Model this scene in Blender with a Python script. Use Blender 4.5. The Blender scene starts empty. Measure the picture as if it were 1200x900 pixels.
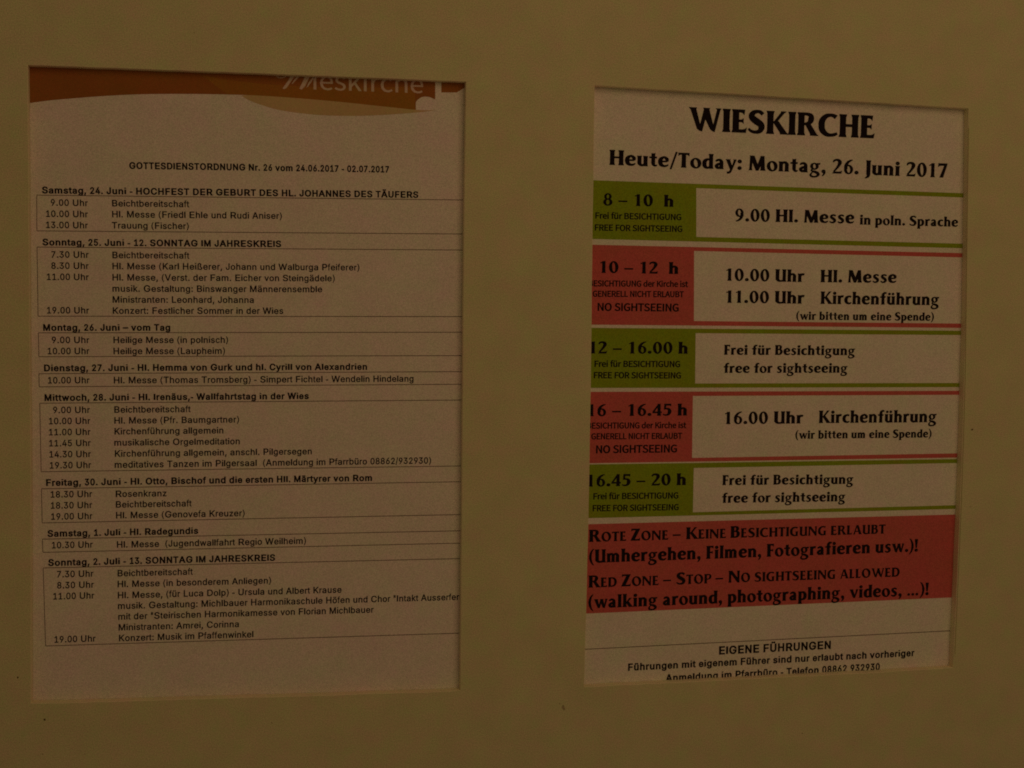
# Two printed church notices behind a mat board. Units: metres.
import bpy, math, random
from mathutils import Matrix, Vector
from mathutils.geometry import delaunay_2d_cdt

random.seed(26)
scene = bpy.context.scene
COL = scene.collection

# light strengths and base colours
AMB = 0.072
LAMP = 1.10
C_BOARD = (0.67, 0.66, 0.40)
C_CORE = (0.84, 0.77, 0.54)
C_SCORE = (0.40, 0.36, 0.18)
C_PAPER = (0.80, 0.765, 0.71)
C_PAPER2 = (0.81, 0.795, 0.72)
C_INK = (0.016, 0.010, 0.012)
C_RULE = (0.16, 0.12, 0.10)
C_GREEN = (0.27, 0.375, 0.015)
C_RED = (0.60, 0.13, 0.12)
C_BAND = (0.34, 0.13, 0.03)
C_BAND2 = (0.375, 0.17, 0.028)
C_TAN = (0.60, 0.46, 0.24)
C_LOGO = (0.64, 0.53, 0.45)
C_SMUDGE = (0.42, 0.36, 0.22)

# ------------------------------------------------------------------ camera
F_PX = 1500.0                      # focal length in photo pixels (photo 1200 x 900)
PITCH, YAW, ROLL = math.radians(-3.7144), math.radians(-11.2526), math.radians(-0.1171)
DIST = 0.60                        # metres from the face of the mat board (plane z = 0)
ROT = Matrix.Rotation(ROLL, 3, 'Z') @ Matrix.Rotation(PITCH, 3, 'X') @ Matrix.Rotation(YAW, 3, 'Y')
cam = bpy.data.cameras.new("camera")
cam.sensor_width = 36.0
cam.lens = 36.0 * F_PX / 1200.0
cam.clip_start, cam.clip_end = 0.01, 50.0
cam_ob = bpy.data.objects.new("camera", cam)
cam_ob.matrix_world = Matrix.Translation((0, 0, DIST)) @ ROT.to_4x4()
COL.objects.link(cam_ob)
scene.camera = cam_ob

# ------------------------------------------------------------------ light and exposure
scene.view_settings.view_transform = 'Standard'
scene.view_settings.look = 'None'
scene.view_settings.exposure = 0.0
scene.view_settings.gamma = 1.0
scene.view_settings.use_curve_mapping = False
scene.cycles.use_denoising = False
scene.cycles.max_bounces = 6
scene.cycles.filter_width = 1.85

world = bpy.data.worlds.new("World")
scene.world = world
world.use_nodes = True
world.node_tree.nodes["Background"].inputs[0].default_value = (1.0, 0.60, 0.285, 1)
world.node_tree.nodes["Background"].inputs[1].default_value = AMB


def area_lamp(name, loc, target, size, power, colour):
    l = bpy.data.lights.new(name, 'AREA')
    l.shape = 'DISK'
    l.size = size
    l.energy = power
    l.color = colour
    o = bpy.data.objects.new(name, l)
    o.location = loc
    o.rotation_euler = (Vector(target) - Vector(loc)).to_track_quat('-Z', 'Y').to_euler()
    COL.objects.link(o)
    return o


area_lamp("ceiling_lamp", (0.34, 0.38, 0.80), (0.08, 0.0, 0.0), 0.72, LAMP, (1.0, 0.60, 0.285))

# ------------------------------------------------------------------ photo pixel -> point on a plane of the display
BACK = -0.0046                     # the sheets lie this far behind the board's face


def px(x, y, z=0.0):
    d = ROT @ Vector(((x - 600.0) / F_PX, -(y - 450.0) / F_PX, -1.0))
    t = (DIST - z) / -d.z
    return Vector((d.x * t, d.y * t, z))


# ------------------------------------------------------------------ materials
def grain_material(name, colour, rough=0.85, fine=0.22, blotch=0.035, tint=0.045, spec=0.12, bump=0.0):
    """matt card / paper / print: base colour with fibre grain and soft blotches"""
    m = bpy.data.materials.new(name)
    m.use_nodes = True
    nt = m.node_tree
    b = nt.nodes["Principled BSDF"]
    b.inputs["Roughness"].default_value = rough
    b.inputs["Specular IOR Level"].default_value = spec
    tc = nt.nodes.new("ShaderNodeTexCoord")

    def noise(scale, detail, offs):
        mp = nt.nodes.new("ShaderNodeMapping")
        mp.inputs["Location"].default_value = (offs, offs * 0.7, offs * 1.3)
        nt.links.new(tc.outputs["Object"], mp.inputs["Vector"])
        n = nt.nodes.new("ShaderNodeTexNoise")
        n.inputs["Scale"].default_value = scale
        n.inputs["Detail"].default_value = detail
        n.inputs["Roughness"].default_value = 0.6
        nt.links.new(mp.outputs[0], n.inputs["Vector"])
        return n

    def span(n, amount, socket):
        r = nt.nodes.new("ShaderNodeMapRange")
        r.inputs["From Min"].default_value = 0.30
        r.inputs["From Max"].default_value = 0.70
        r.inputs["To Min"].default_value = 1 - amount
        r.inputs["To Max"].default_value = 1 + amount
        r.clamp = False
        nt.links.new(socket, r.inputs["Value"])
        return r.outputs[0]

    n1 = noise(1900.0, 2.0, 0.0)
    n2 = noise(60.0, 3.0, 3.1)
    n3 = noise(95.0, 2.0, 7.7)
    n4 = noise(1500.0, 1.0, 5.2)
    mul = nt.nodes.new("ShaderNodeMath"); mul.operation = 'MULTIPLY'
    nt.links.new(span(n1, fine, n1.outputs[0]), mul.inputs[0])
    nt.links.new(span(n2, blotch, n2.outputs[0]), mul.inputs[1])
    mt = nt.nodes.new("ShaderNodeMath"); mt.operation = 'MULTIPLY'
    nt.links.new(span(n3, tint, n3.outputs[0]), mt.inputs[0])
    nt.links.new(span(n4, tint * 1.2, n4.outputs[0]), mt.inputs[1])
    inv = nt.nodes.new("ShaderNodeMath"); inv.operation = 'DIVIDE'
    inv.inputs[0].default_value = 1.0
    nt.links.new(mt.outputs[0], inv.inputs[1])
    comb = nt.nodes.new("ShaderNodeCombineXYZ")
    for k, src in enumerate((mt.outputs[0], inv.outputs[0], mt.outputs[0])):
        q = nt.nodes.new("ShaderNodeMath"); q.operation = 'MULTIPLY'
        nt.links.new(mul.outputs[0], q.inputs[0]); nt.links.new(src, q.inputs[1])
        c = nt.nodes.new("ShaderNodeMath"); c.operation = 'MULTIPLY'
        c.inputs[1].default_value = colour[k]
        nt.links.new(q.outputs[0], c.inputs[0])
        nt.links.new(c.outputs[0], comb.inputs[k])
    nt.links.new(comb.outputs[0], b.inputs["Base Color"])
    if bump:
        bp = nt.nodes.new("ShaderNodeBump")
        bp.inputs["Strength"].default_value = bump
        bp.inputs["Distance"].default_value = 0.0003
        nt.links.new(n1.outputs[0], bp.inputs["Height"])
        nt.links.new(bp.outputs[0], b.inputs["Normal"])
    return m


M = {
    'board': grain_material("mat_board_card", C_BOARD, bump=0.12),
    'core': grain_material("cut_board_edge", C_CORE, bump=0.3, fine=0.12),
    'score': grain_material("score_mark", C_SCORE),
    'paper': grain_material("office_paper", C_PAPER, fine=0.20, blotch=0.03, tint=0.035, bump=0.1),
    'paper2': grain_material("office_paper_warm", C_PAPER2, fine=0.20, blotch=0.03, tint=0.035, bump=0.1),
    'ink': grain_material("black_toner", C_INK, rough=0.8, fine=0.3, spec=0.05),
    'rule': grain_material("thin_rule_ink", C_RULE, fine=0.25),
    'green': grain_material("green_print", C_GREEN, fine=0.22),
    'red': grain_material("red_print", C_RED, fine=0.22),
    'band': grain_material("brown_header_print", C_BAND, fine=0.12),
    'band2': grain_material("orange_brown_header_print", C_BAND2, fine=0.12),
    'tan': grain_material("tan_header_print", C_TAN, fine=0.1),
    'logo': grain_material("pale_logo_print", C_LOGO, fine=0.1),
    'speck': grain_material("dark_speck", (0.15, 0.11, 0.05)),
    'smudge': grain_material("brown_smudge", C_SMUDGE),
    'wall': grain_material("backing_wall_paint", (0.55, 0.52, 0.45)),
}


# ------------------------------------------------------------------ object helpers
def mesh_object(name, verts, faces, mat, parent=None, label=None):
    me = bpy.data.meshes.new(name)
    me.from_pydata([tuple(v) for v in verts], [], faces)
    me.materials.append(mat)
    me.update()
    o = bpy.data.objects.new(name, me)
    COL.objects.link(o)
    if parent:
        o.parent = parent
        o.matrix_parent_inverse = Matrix.Translation(parent.location).inverted()
    if label:
        o["label"] = label
    return o


def thing(name, label, cat, loc):
    o = bpy.data.objects.new(name, None)
    o.empty_display_size = 0.02
    COL.objects.link(o)
    o.location = loc
    o["label"] = label
    o["category"] = cat
    return o


def triangulate(contours):
    """fill closed contours (non-zero winding): -> 2D verts, triangles"""
    vs, es = [], []
    for c in contours:
        n = len(vs)
        vs += [Vector(p) for p in c]
        es += [(n + i, n + (i + 1) % len(c)) for i in range(len(c))]
    V, E, Fc, _, _, _ = delaunay_2d_cdt(vs, es, [], 0, 1e-7)
    out = []
    for f in Fc:
        a, b, c = (V[i] for i in f)
        x, y = (a.x + b.x + c.x) / 3, (a.y + b.y + c.y) / 3
        w = 0
        for ct in contours:
            p = ct[-1]
            for q in ct:
                if (p[1] <= y) != (q[1] <= y):
                    xx = p[0] + (y - p[1]) / (q[1] - p[1]) * (q[0] - p[0])
                    if xx > x:
                        w += 1 if q[1] > p[1] else -1
                p = q
        if w:
            ar = (b - a).cross(c - a)
            out.append(tuple(f) if ar > 0 else tuple(f)[::-1])
    return V, out


# ------------------------------------------------------------------ letter shapes
def area(c): return sum(c[i-1][0]*c[i][1]-c[i][0]*c[i-1][1] for i in range(len(c)))/2
def clean(c):
    o=[]
    for p in c:
        if not o or math.dist(p,o[-1])>1e-3:o.append(tuple(p))
    if math.dist(o[0],o[-1])<1e-3:o.pop()
    return o
def miter(c):
    n=len(c);out=[]
    for i in range(n):
        p,q,r=c[i-1],c[i],c[(i+1)%n]
        a=(q[0]-p[0],q[1]-p[1]);b=(r[0]-q[0],r[1]-q[1])
        la=math.hypot(*a);lb=math.hypot(*b)
        na=(a[1]/la,-a[0]/la);nb=(b[1]/lb,-b[0]/lb)
        d=1+na[0]*nb[0]+na[1]*nb[1]
        if d<.35:d=.35
        out.append(((na[0]+nb[0])/d,(na[1]+nb[1])/d))
    return out
def offset(c,a,b):
    """a,b numbers or functions of y"""
    m=miter(c)
    A=a if callable(a) else (lambda y:a)
    return [(p[0]+A(p[1])*v[0],p[1]+b*v[1]) for p,v in zip(c,m)]
W={' ':278,'!':278,'"':355,'(':333,')':333,',':278,'-':333,'.':278,'/':278,':':278,'A':667,'B':667,'C':722,'D':722,'E':667,'F':611,'G':778,'H':722,'I':278,'J':500,'K':667,'L':556,'M':833,'N':722,'O':778,'P':667,'Q':778,'R':722,'S':667,'T':611,'U':722,'V':667,'W':944,'X':667,'Y':667,'Z':611,'a':556,'b':556,'c':500,'d':556,'e':556,'f':278,'g':556,'h':556,'i':222,'j':222,'k':500,'l':222,'m':833,'n':556,'o':556,'p':556,'q':556,'r':333,'s':500,'t':278,'u':556,'v':500,'w':722,'x':500,'y':500,'z':500,'ä':556,'ö':556,'ü':556,'Ä':667,'Ö':778,'Ü':722,'ß':611,'–':556}
for d in '0123456789':W[d]=556
WB=dict(W);WB.update({'A':722,'B':722,'J':556,'K':722,'L':611,'b':611,'c':556,'d':611,'f':333,'g':611,'h':611,'i':278,'k':556,'l':278,'m':889,'n':611,'o':611,'p':611,'q':611,'r':389,'s':556,'t':333,'u':611,'v':556,'w':778,'x':556,'y':556,'ä':556,'ö':611,'ü':611,'Ä':722,':':333,'!':333})
# ---- flared display face (drawn) : units of cap height = 100
def P(*a): return ccw([(a[i]/100,a[i+1]/100) for i in range(0,len(a),2)])
def ccw(c): return c if area(c)>0 else c[::-1]
def cw(c): return c if area(c)<0 else c[::-1]
def spl(pts,k=5):
    o=[];n=len(pts)
    for i in range(n-1):
        p0=pts[max(i-1,0)];p1=pts[i];p2=pts[i+1];p3=pts[min(i+2,n-1)]
        for j in range(k):
            t=j/k
            o.append(tuple(.5*((2*b)+(-a+c)*t+(2*a-5*b+4*c-d)*t*t+(-a+3*b-3*c+d)*t**3) for a,b,c,d in zip(p0,p1,p2,p3)))
    o.append(pts[-1]);return o
def brush(*a,k=5,cap=None):
    """a: x,y,halfwidth triples (units 1/100) -> list of CCW quads joined in one outline"""
    pts=spl([(a[i]/100,a[i+1]/100,a[i+2]/100) for i in range(0,len(a),3)],k)
    Lf=[];Rt=[]
    for i,(x,y,w) in enumerate(pts):
        q=pts[min(i+1,len(pts)-1)];p=pts[max(i-1,0)]
        dx,dy=q[0]-p[0],q[1]-p[1];L=math.hypot(dx,dy)
        Lf.append((x-dy/L*w,y+dx/L*w));Rt.append((x+dy/L*w,y-dx/L*w))
    return [ccw(Lf+Rt[::-1])]
def bar2(x0,y0,w0,x1,y1,w1,fl=3,h0=True,h1=True):
    """diagonal with horizontal-cut flat ends: centre x at y0/y1 and horizontal widths"""
    def X(t): return x0+(x1-x0)*t
    def Wd(t): return w0+(w1-w0)*t
    ts=[0,.03,.12,.5,.88,.97,1];ex=[fl if h0 else 0,fl if h0 else 0,.4*(h0)*fl/3,0,.4*h1*fl/3,fl if h1 else 0,fl if h1 else 0]
    ts[1]=.035;l=[];r=[]
    for t,e in zip(ts,ex):
        y=y0+(y1-y0)*t
        l.append(((X(t)-Wd(t)/2-e)/100,y/100));r.append(((X(t)+Wd(t)/2+e)/100,y/100))
    return [ccw(l+r[::-1])]
def stem(x,w,y0=0,y1=100,fl=3.5,f0=True,f1=True): return bar2(x+w/2,y0,w,x+w/2,y1,w,fl,f0,f1)
def ring(cx,cy,rx,ry,sx,sy,tilt=8,n=28):
    o=[(cx+rx*math.cos(2*math.pi*i/n),cy+ry*math.sin(2*math.pi*i/n)) for i in range(n)]
    th=math.radians(tilt);ix,iy=rx-sx,ry-sy
    inn=[(cx+ix*math.cos(t)*math.cos(th)-iy*math.sin(t)*math.sin(th),cy+ix*math.cos(t)*math.sin(th)+iy*math.sin(t)*math.cos(th)) for t in (2*math.pi*i/n for i in range(n))]
    return [ccw([(a/100,b/100) for a,b in o]),cw([(a/100,b/100) for a,b in inn])]
S=24
def drawn():
    g={}
    g['W']=(132,[P(0,100,31,100,28,94,46,28,61,94,58,100,85,100,82,94,100,28,115,94,111,100,131,100,127,92,106,-2,97,1,88,9,67,52,54,-2,44,1,34,9,6,92)])
    g['I']=(33,stem(4.5,S))
    E=lambda:[P(4,100,53,100,51,78,44,86,38,88,24,88,24,56,38,56,43,57,48,62,48,40,43,45,38,46,24,46,24,13,44,13,53,15,62,21,58,0,4,0)]
    g['E']=(62,stem(4.5,S)+E())
    g['F']=(56,stem(4.5,S)+[P(4,100,54,100,52,77,45,86,38,88,24,88,24,54,38,54,43,55,48,60,48,38,43,43,38,44,24,44)])
    g['L']=(56,stem(4.5,S)+[P(4,0,50,0,54,22,45,14,36,12,10,12)])
    g['H']=(86,stem(4.5,S)+stem(57,S)+[P(20,57,66,57,66,46,20,46)])
    g['T']=(66,stem(21,S,f1=False)+[P(0,100,66,100,65,79,58,86,50,88,16,88,8,86,1,79)])
    g['K']=(86,stem(4.5,S)+bar2(33,47,13,72,100,14,3,False,True)+bar2(77,0,27,38,56,25,3,True,False))
    g['R']=(84,stem(4.5,S)+brush(20,94,6,40,94,6,56,88,9,58,73,11.5,52,58,9,38,51,5.5,22,50,5)+bar2(73,0,27,42,54,22,3,True,False))
    g['P']=(70,stem(4.5,S)+brush(20,94,6,40,94,6,57,87,9,60,71,12,53,54,9,38,46,5.5,22,46,5))
    g['B']=(74,stem(4.5,S)+brush(14,94,6,38,94,6,52,88,9,53,75,11,47,61,7.5,36,56,5,22,55,5)+brush(22,55,5,40,55,5.5,56,47,10,59,29,12,52,12,9,36,6,6,14,6,6))
    g['D']=(86,stem(4.5,S)+brush(14,94,6,34,94,6.5,60,84,10,71,52,12.5,62,18,10,36,6,6.5,14,6,6))
    g['C']=(82,brush(74,86,9,66,91,8,52,94,6.5,32,89,9,16,70,12,13,48,12.5,17,26,12,34,9,9,52,5.5,6.5,68,8,6.5,80,14,4.5))
    g['G']=(86,brush(74,86,9,66,91,8,52,94,6.5,32,89,9,16,70,12,13,48,12.5,17,26,12,34,9,9,52,5.5,6.5,66,7,7)+stem(56,22,0,50,3,f0=False)+[P(56,4,78,6,78,14,60,18)])
    g['S']=(70,brush(60,84,7,50,93,7,38,95.5,6.5,22,90,9,14,77,11.5,19,64,13,36,51,14,52,39,13,56,25,12,49,10,9,32,4.5,6.5,14,8,5.5,2,18,3.5))
    g['O']=(92,ring(46,50,45,52,25,12,10))
    g['U']=(80,stem(4.5,S,14,100,f0=False)+brush(16.5,34,12,18,18,11.5,26,8,9,38,4.5,6.5,52,7,6.5,62,16,5)+stem(54,21,0,100))
    g['N']=(90,stem(4.5,15)+stem(69,15,-1,100,3,False,True)+[P(0,100,27,100,84,18,84,-2,70,-1,10,86)])
    g['M']=(106,bar2(12,0,13,17,100,16,3,True,False)+[P(7,100,34,100,55,42,74,100,96,100,94,80,60,-1,45,-1,12,84)]+bar2(88,0,24,84,100,22,3,True,False))
    g['A']=(88,bar2(12,0,12,40,100,13,3,True,False)+bar2(74,0,26,44,100,22,3,True,False)+[P(20,38,66,38,66,27,18,27)])
    g['Z']=(70,[P(4,100,66,100,66,96,30,12,54,12,62,15,69,24,66,0,0,0,0,5,36,88,20,88,10,86,3,78)])
    g['J']=(36,bar2(20,0,S,20,100,S,3,False,True)+brush(22,6,10,20,-8,9,12,-18,6,0,-25,2))
    # figures
    g['0']=(66,ring(33,49,31,51,20,10,4))
    g['1']=(60,stem(22,20,0,98,3.5,True,False)+[P(42,99,42,84,21,84,10,80,10,87,24,92,34,99)])
    g['2']=(62,brush(5,78,3,12,90,6,28,95,7,43,88,10,46,74,11,38,54,8,24,32,6,8,12,4,k=5)+[P(2,0,56,0,61,21,52,15,42,13,14,13,2,4)])
    g['4']=(64,bar2(44,0,20,44,100,18,3,True,False)+[P(53,100,38,100,0,32,0,22,62,22,62,34,12,34,40,80,53,86)])
    g['5']=(60,[P(10,100,56,100,54,80,48,85,22,86,20,62,8,54)]+brush(10,56,4,26,59,6,42,52,9,46,34,12,40,14,9,26,5,6,12,6,5,2,12,3))
    g['6']=(64,ring(34,31,28,33,17,9,6)+brush(17,34,10,17,56,10,28,80,8,46,94,5,58,98,2.5))
    g['7']=(60,[P(2,100,60,100,58,90,34,0,12,0,40,84,20,84,8,82,0,72)])
    g['8']=(64,ring(32,74,24,27,15,9,0)+ring(32,27,30,30,18,9,0))
    g['9']=(64,[[(.64-x,.98-y) for x,y in c] for c in (ring(34,31,28,33,17,9,6)+brush(17,34,10,17,56,10,28,80,8,46,94,5,58,98,2.5))])
    # lower case, x-height 68
    X=68;s=22
    g['i']=(32,stem(5,s,0,X)+ring(16,87,12.5,12.5,12.4,12.4))
    g['l']=(32,stem(5,s,0,100))
    g['n']=(68,stem(4,s,0,X,3)+brush(18,50,7,30,61,7,42,62,8,51,50,11,51,36,11)+stem(40,s,0,42,3,True,False))
    g['h']=(68,stem(4,s,0,100,3)+brush(18,50,7,30,61,7,42,62,8,51,50,11,51,36,11)+stem(40,s,0,42,3,True,False))
    g['m']=(100,stem(4,s,0,X,3)+brush(18,50,7,28,61,7,38,62,8,47,50,11,47,36,11)+stem(36,s,0,42,3,True,False)+brush(50,50,7,60,61,7,70,62,8,79,50,11,79,36,11)+stem(68,s,0,42,3,True,False))
    g['u']=(68,stem(4,s,20,X,3,False,True)+brush(15,30,11,15,18,11,24,7,8,36,6,7,48,16,6)+stem(40,s,0,X,3))
    g['r']=(48,stem(4,s,0,X,3)+brush(18,46,6,28,60,8,38,63,8,46,60,8))
    g['o']=(66,ring(33,33,33,36,21,9,10))
    g['e']=(64,brush(18,36,5,52,37,5)+brush(54,36,6,52,52,10,40,64,7,30,64,7,16,52,11,12,34,12,18,14,11,34,5.5,7,48,7,6,60,15,3))
    g['c']=(56,brush(52,58,6,44,62,7,34,63,6.5,18,53,11,12,34,12,17,16,11,32,5.5,7,44,7,6,54,13,3.5))
    g['a']=(62,brush(8,52,4,18,60,7,32,62,7.5,41,52,10,42,36,11)+stem(31,s,0,42,3,True,False)+brush(40,38,5,24,33,8,12,20,10,18,8,8,28,8,7,38,18,5))
    g['d']=(68,stem(42,s,0,100,3)+brush(46,60,5,32,63,7,17,52,11,13,33,12,17,14,11,32,5,7,46,12,5))
    g['b']=(68,stem(4,s,0,100,3,False,True)+brush(22,58,5,36,63,7,50,52,11,54,34,12,50,15,11,34,5,7,18,6,6))
    g['p']=(68,stem(4,s,-30,X,3)+brush(22,58,5,36,63,7,50,52,11,54,34,12,50,15,11,34,5,7,20,8,5))
    g['g']=(66,ring(29,44,26,24,17,8,6)+[P(44,66,66,67,63,56,50,57)]+brush(18,26,4,12,16,5,16,10,5,34,5,8,48,-2,9,54,-12,9,46,-24,6,30,-29,5,14,-27,6,6,-18,6,10,-6,4,18,2,3))
    g['s']=(52,brush(45,57,5,36,63,6,25,64,6,15,57,8,14,47,9,25,37,10,36,28,10,39,17,9,30,6,7,16,4,5.5,3,12,3.5))
    g['t']=(46,stem(12,21,20,88,0,False,False)[0:1]+[P(0,66,44,67,43,56,0,56),P(12,66,33,66,33,92,24,84,12,70)]+brush(22.5,34,10.5,23,18,10,30,7,7,38,6,5,45,10,3))
    g['f']=(46,stem(11,s,0,74,3,True,False)+brush(22,66,11,24,84,10,34,95,7,48,93,6)+[P(0,66,42,67,41,56,0,56)])
    g['v']=(66,[P(0,X,28,X,26,62,40,24,51,62,48,X,67,X,64,62,42,-2,32,0,25,8,4,62)])
    g['w']=(96,[P(0,X,28,X,26,62,36,26,46,62,43,X,67,X,65,62,74,26,82,62,79,X,97,X,94,62,77,-2,68,0,61,8,51,36,40,-2,31,0,24,8,4,62)])
    g['y']=(64,[P(0,X,28,X,26,62,39,26,50,62,47,X,66,X,63,62,34,-20,24,-28,10,-30,8,-18,20,-16,28,-2,4,62)])
    g['k']=(70,stem(4,s,0,100,3)+bar2(30,34,13,56,X,14,2.5,False,True)+bar2(60,0,27,33,40,24,2.5,True,False))
    g['z']=(54,[P(3,X,50,X,50,64,26,12,40,12,52,20,50,0,0,0,0,4,26,57,12,57,3,52)])
    g['ü']=(68,g['u'][1]+ring(20,87,10,10,9.9,9.9)+ring(48,87,10,10,9.9,9.9))
    g['.']=(30,ring(15,11,12.5,12.5,12.4,12.4)); g[':']=(30,ring(15,11,12.5,12.5,12.4,12.4)+ring(15,57,12.5,12.5,12.4,12.4))
    g[',']=(30,ring(15,11,12,12,11.9,11.9)+brush(18,10,8,20,0,6.5,14,-14,4,6,-22,1.5))
    g['!']=(32,ring(16,11,12.5,12.5,12.4,12.4)+[P(4,100,28,100,21,30,11,30)])
    g['…']=(100,sum((ring(15+33*i,10,10,10,9.9,9.9) for i in range(3)),[]))
    g['–']=(60,[P(0,42,58,42,58,31,0,31)])
    g['-']=(36,[P(0,42,34,42,34,31,0,31)])
    g['/']=(44,[P(34,104,44,104,10,-14,0,-14)])
    g['(']=(34,brush(32,106,2,18,88,5.5,9,60,8,9,30,8,18,0,5.5,32,-20,2))
    g[')']=(34,brush(2,106,2,16,88,5.5,25,60,8,25,30,8,16,0,5.5,2,-20,2))
    F={' ':(.34,[])}
    for ch,(w,cs) in g.items():
        F[ch]=(round(w/100+.06,3),[[(x+.03,y) for x,y in c] for c in cs])
    return F

SANS_CHARS = '"(),-./0123456789:ABCDEFGHIJKLMNOPRSTUVWabcdefghiklmnoprstuvwxyzÄÜßäöü–'
HUMAN_CHARS = 'ABCEFGHIKLNORSTUcdefhikrstü'
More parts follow.
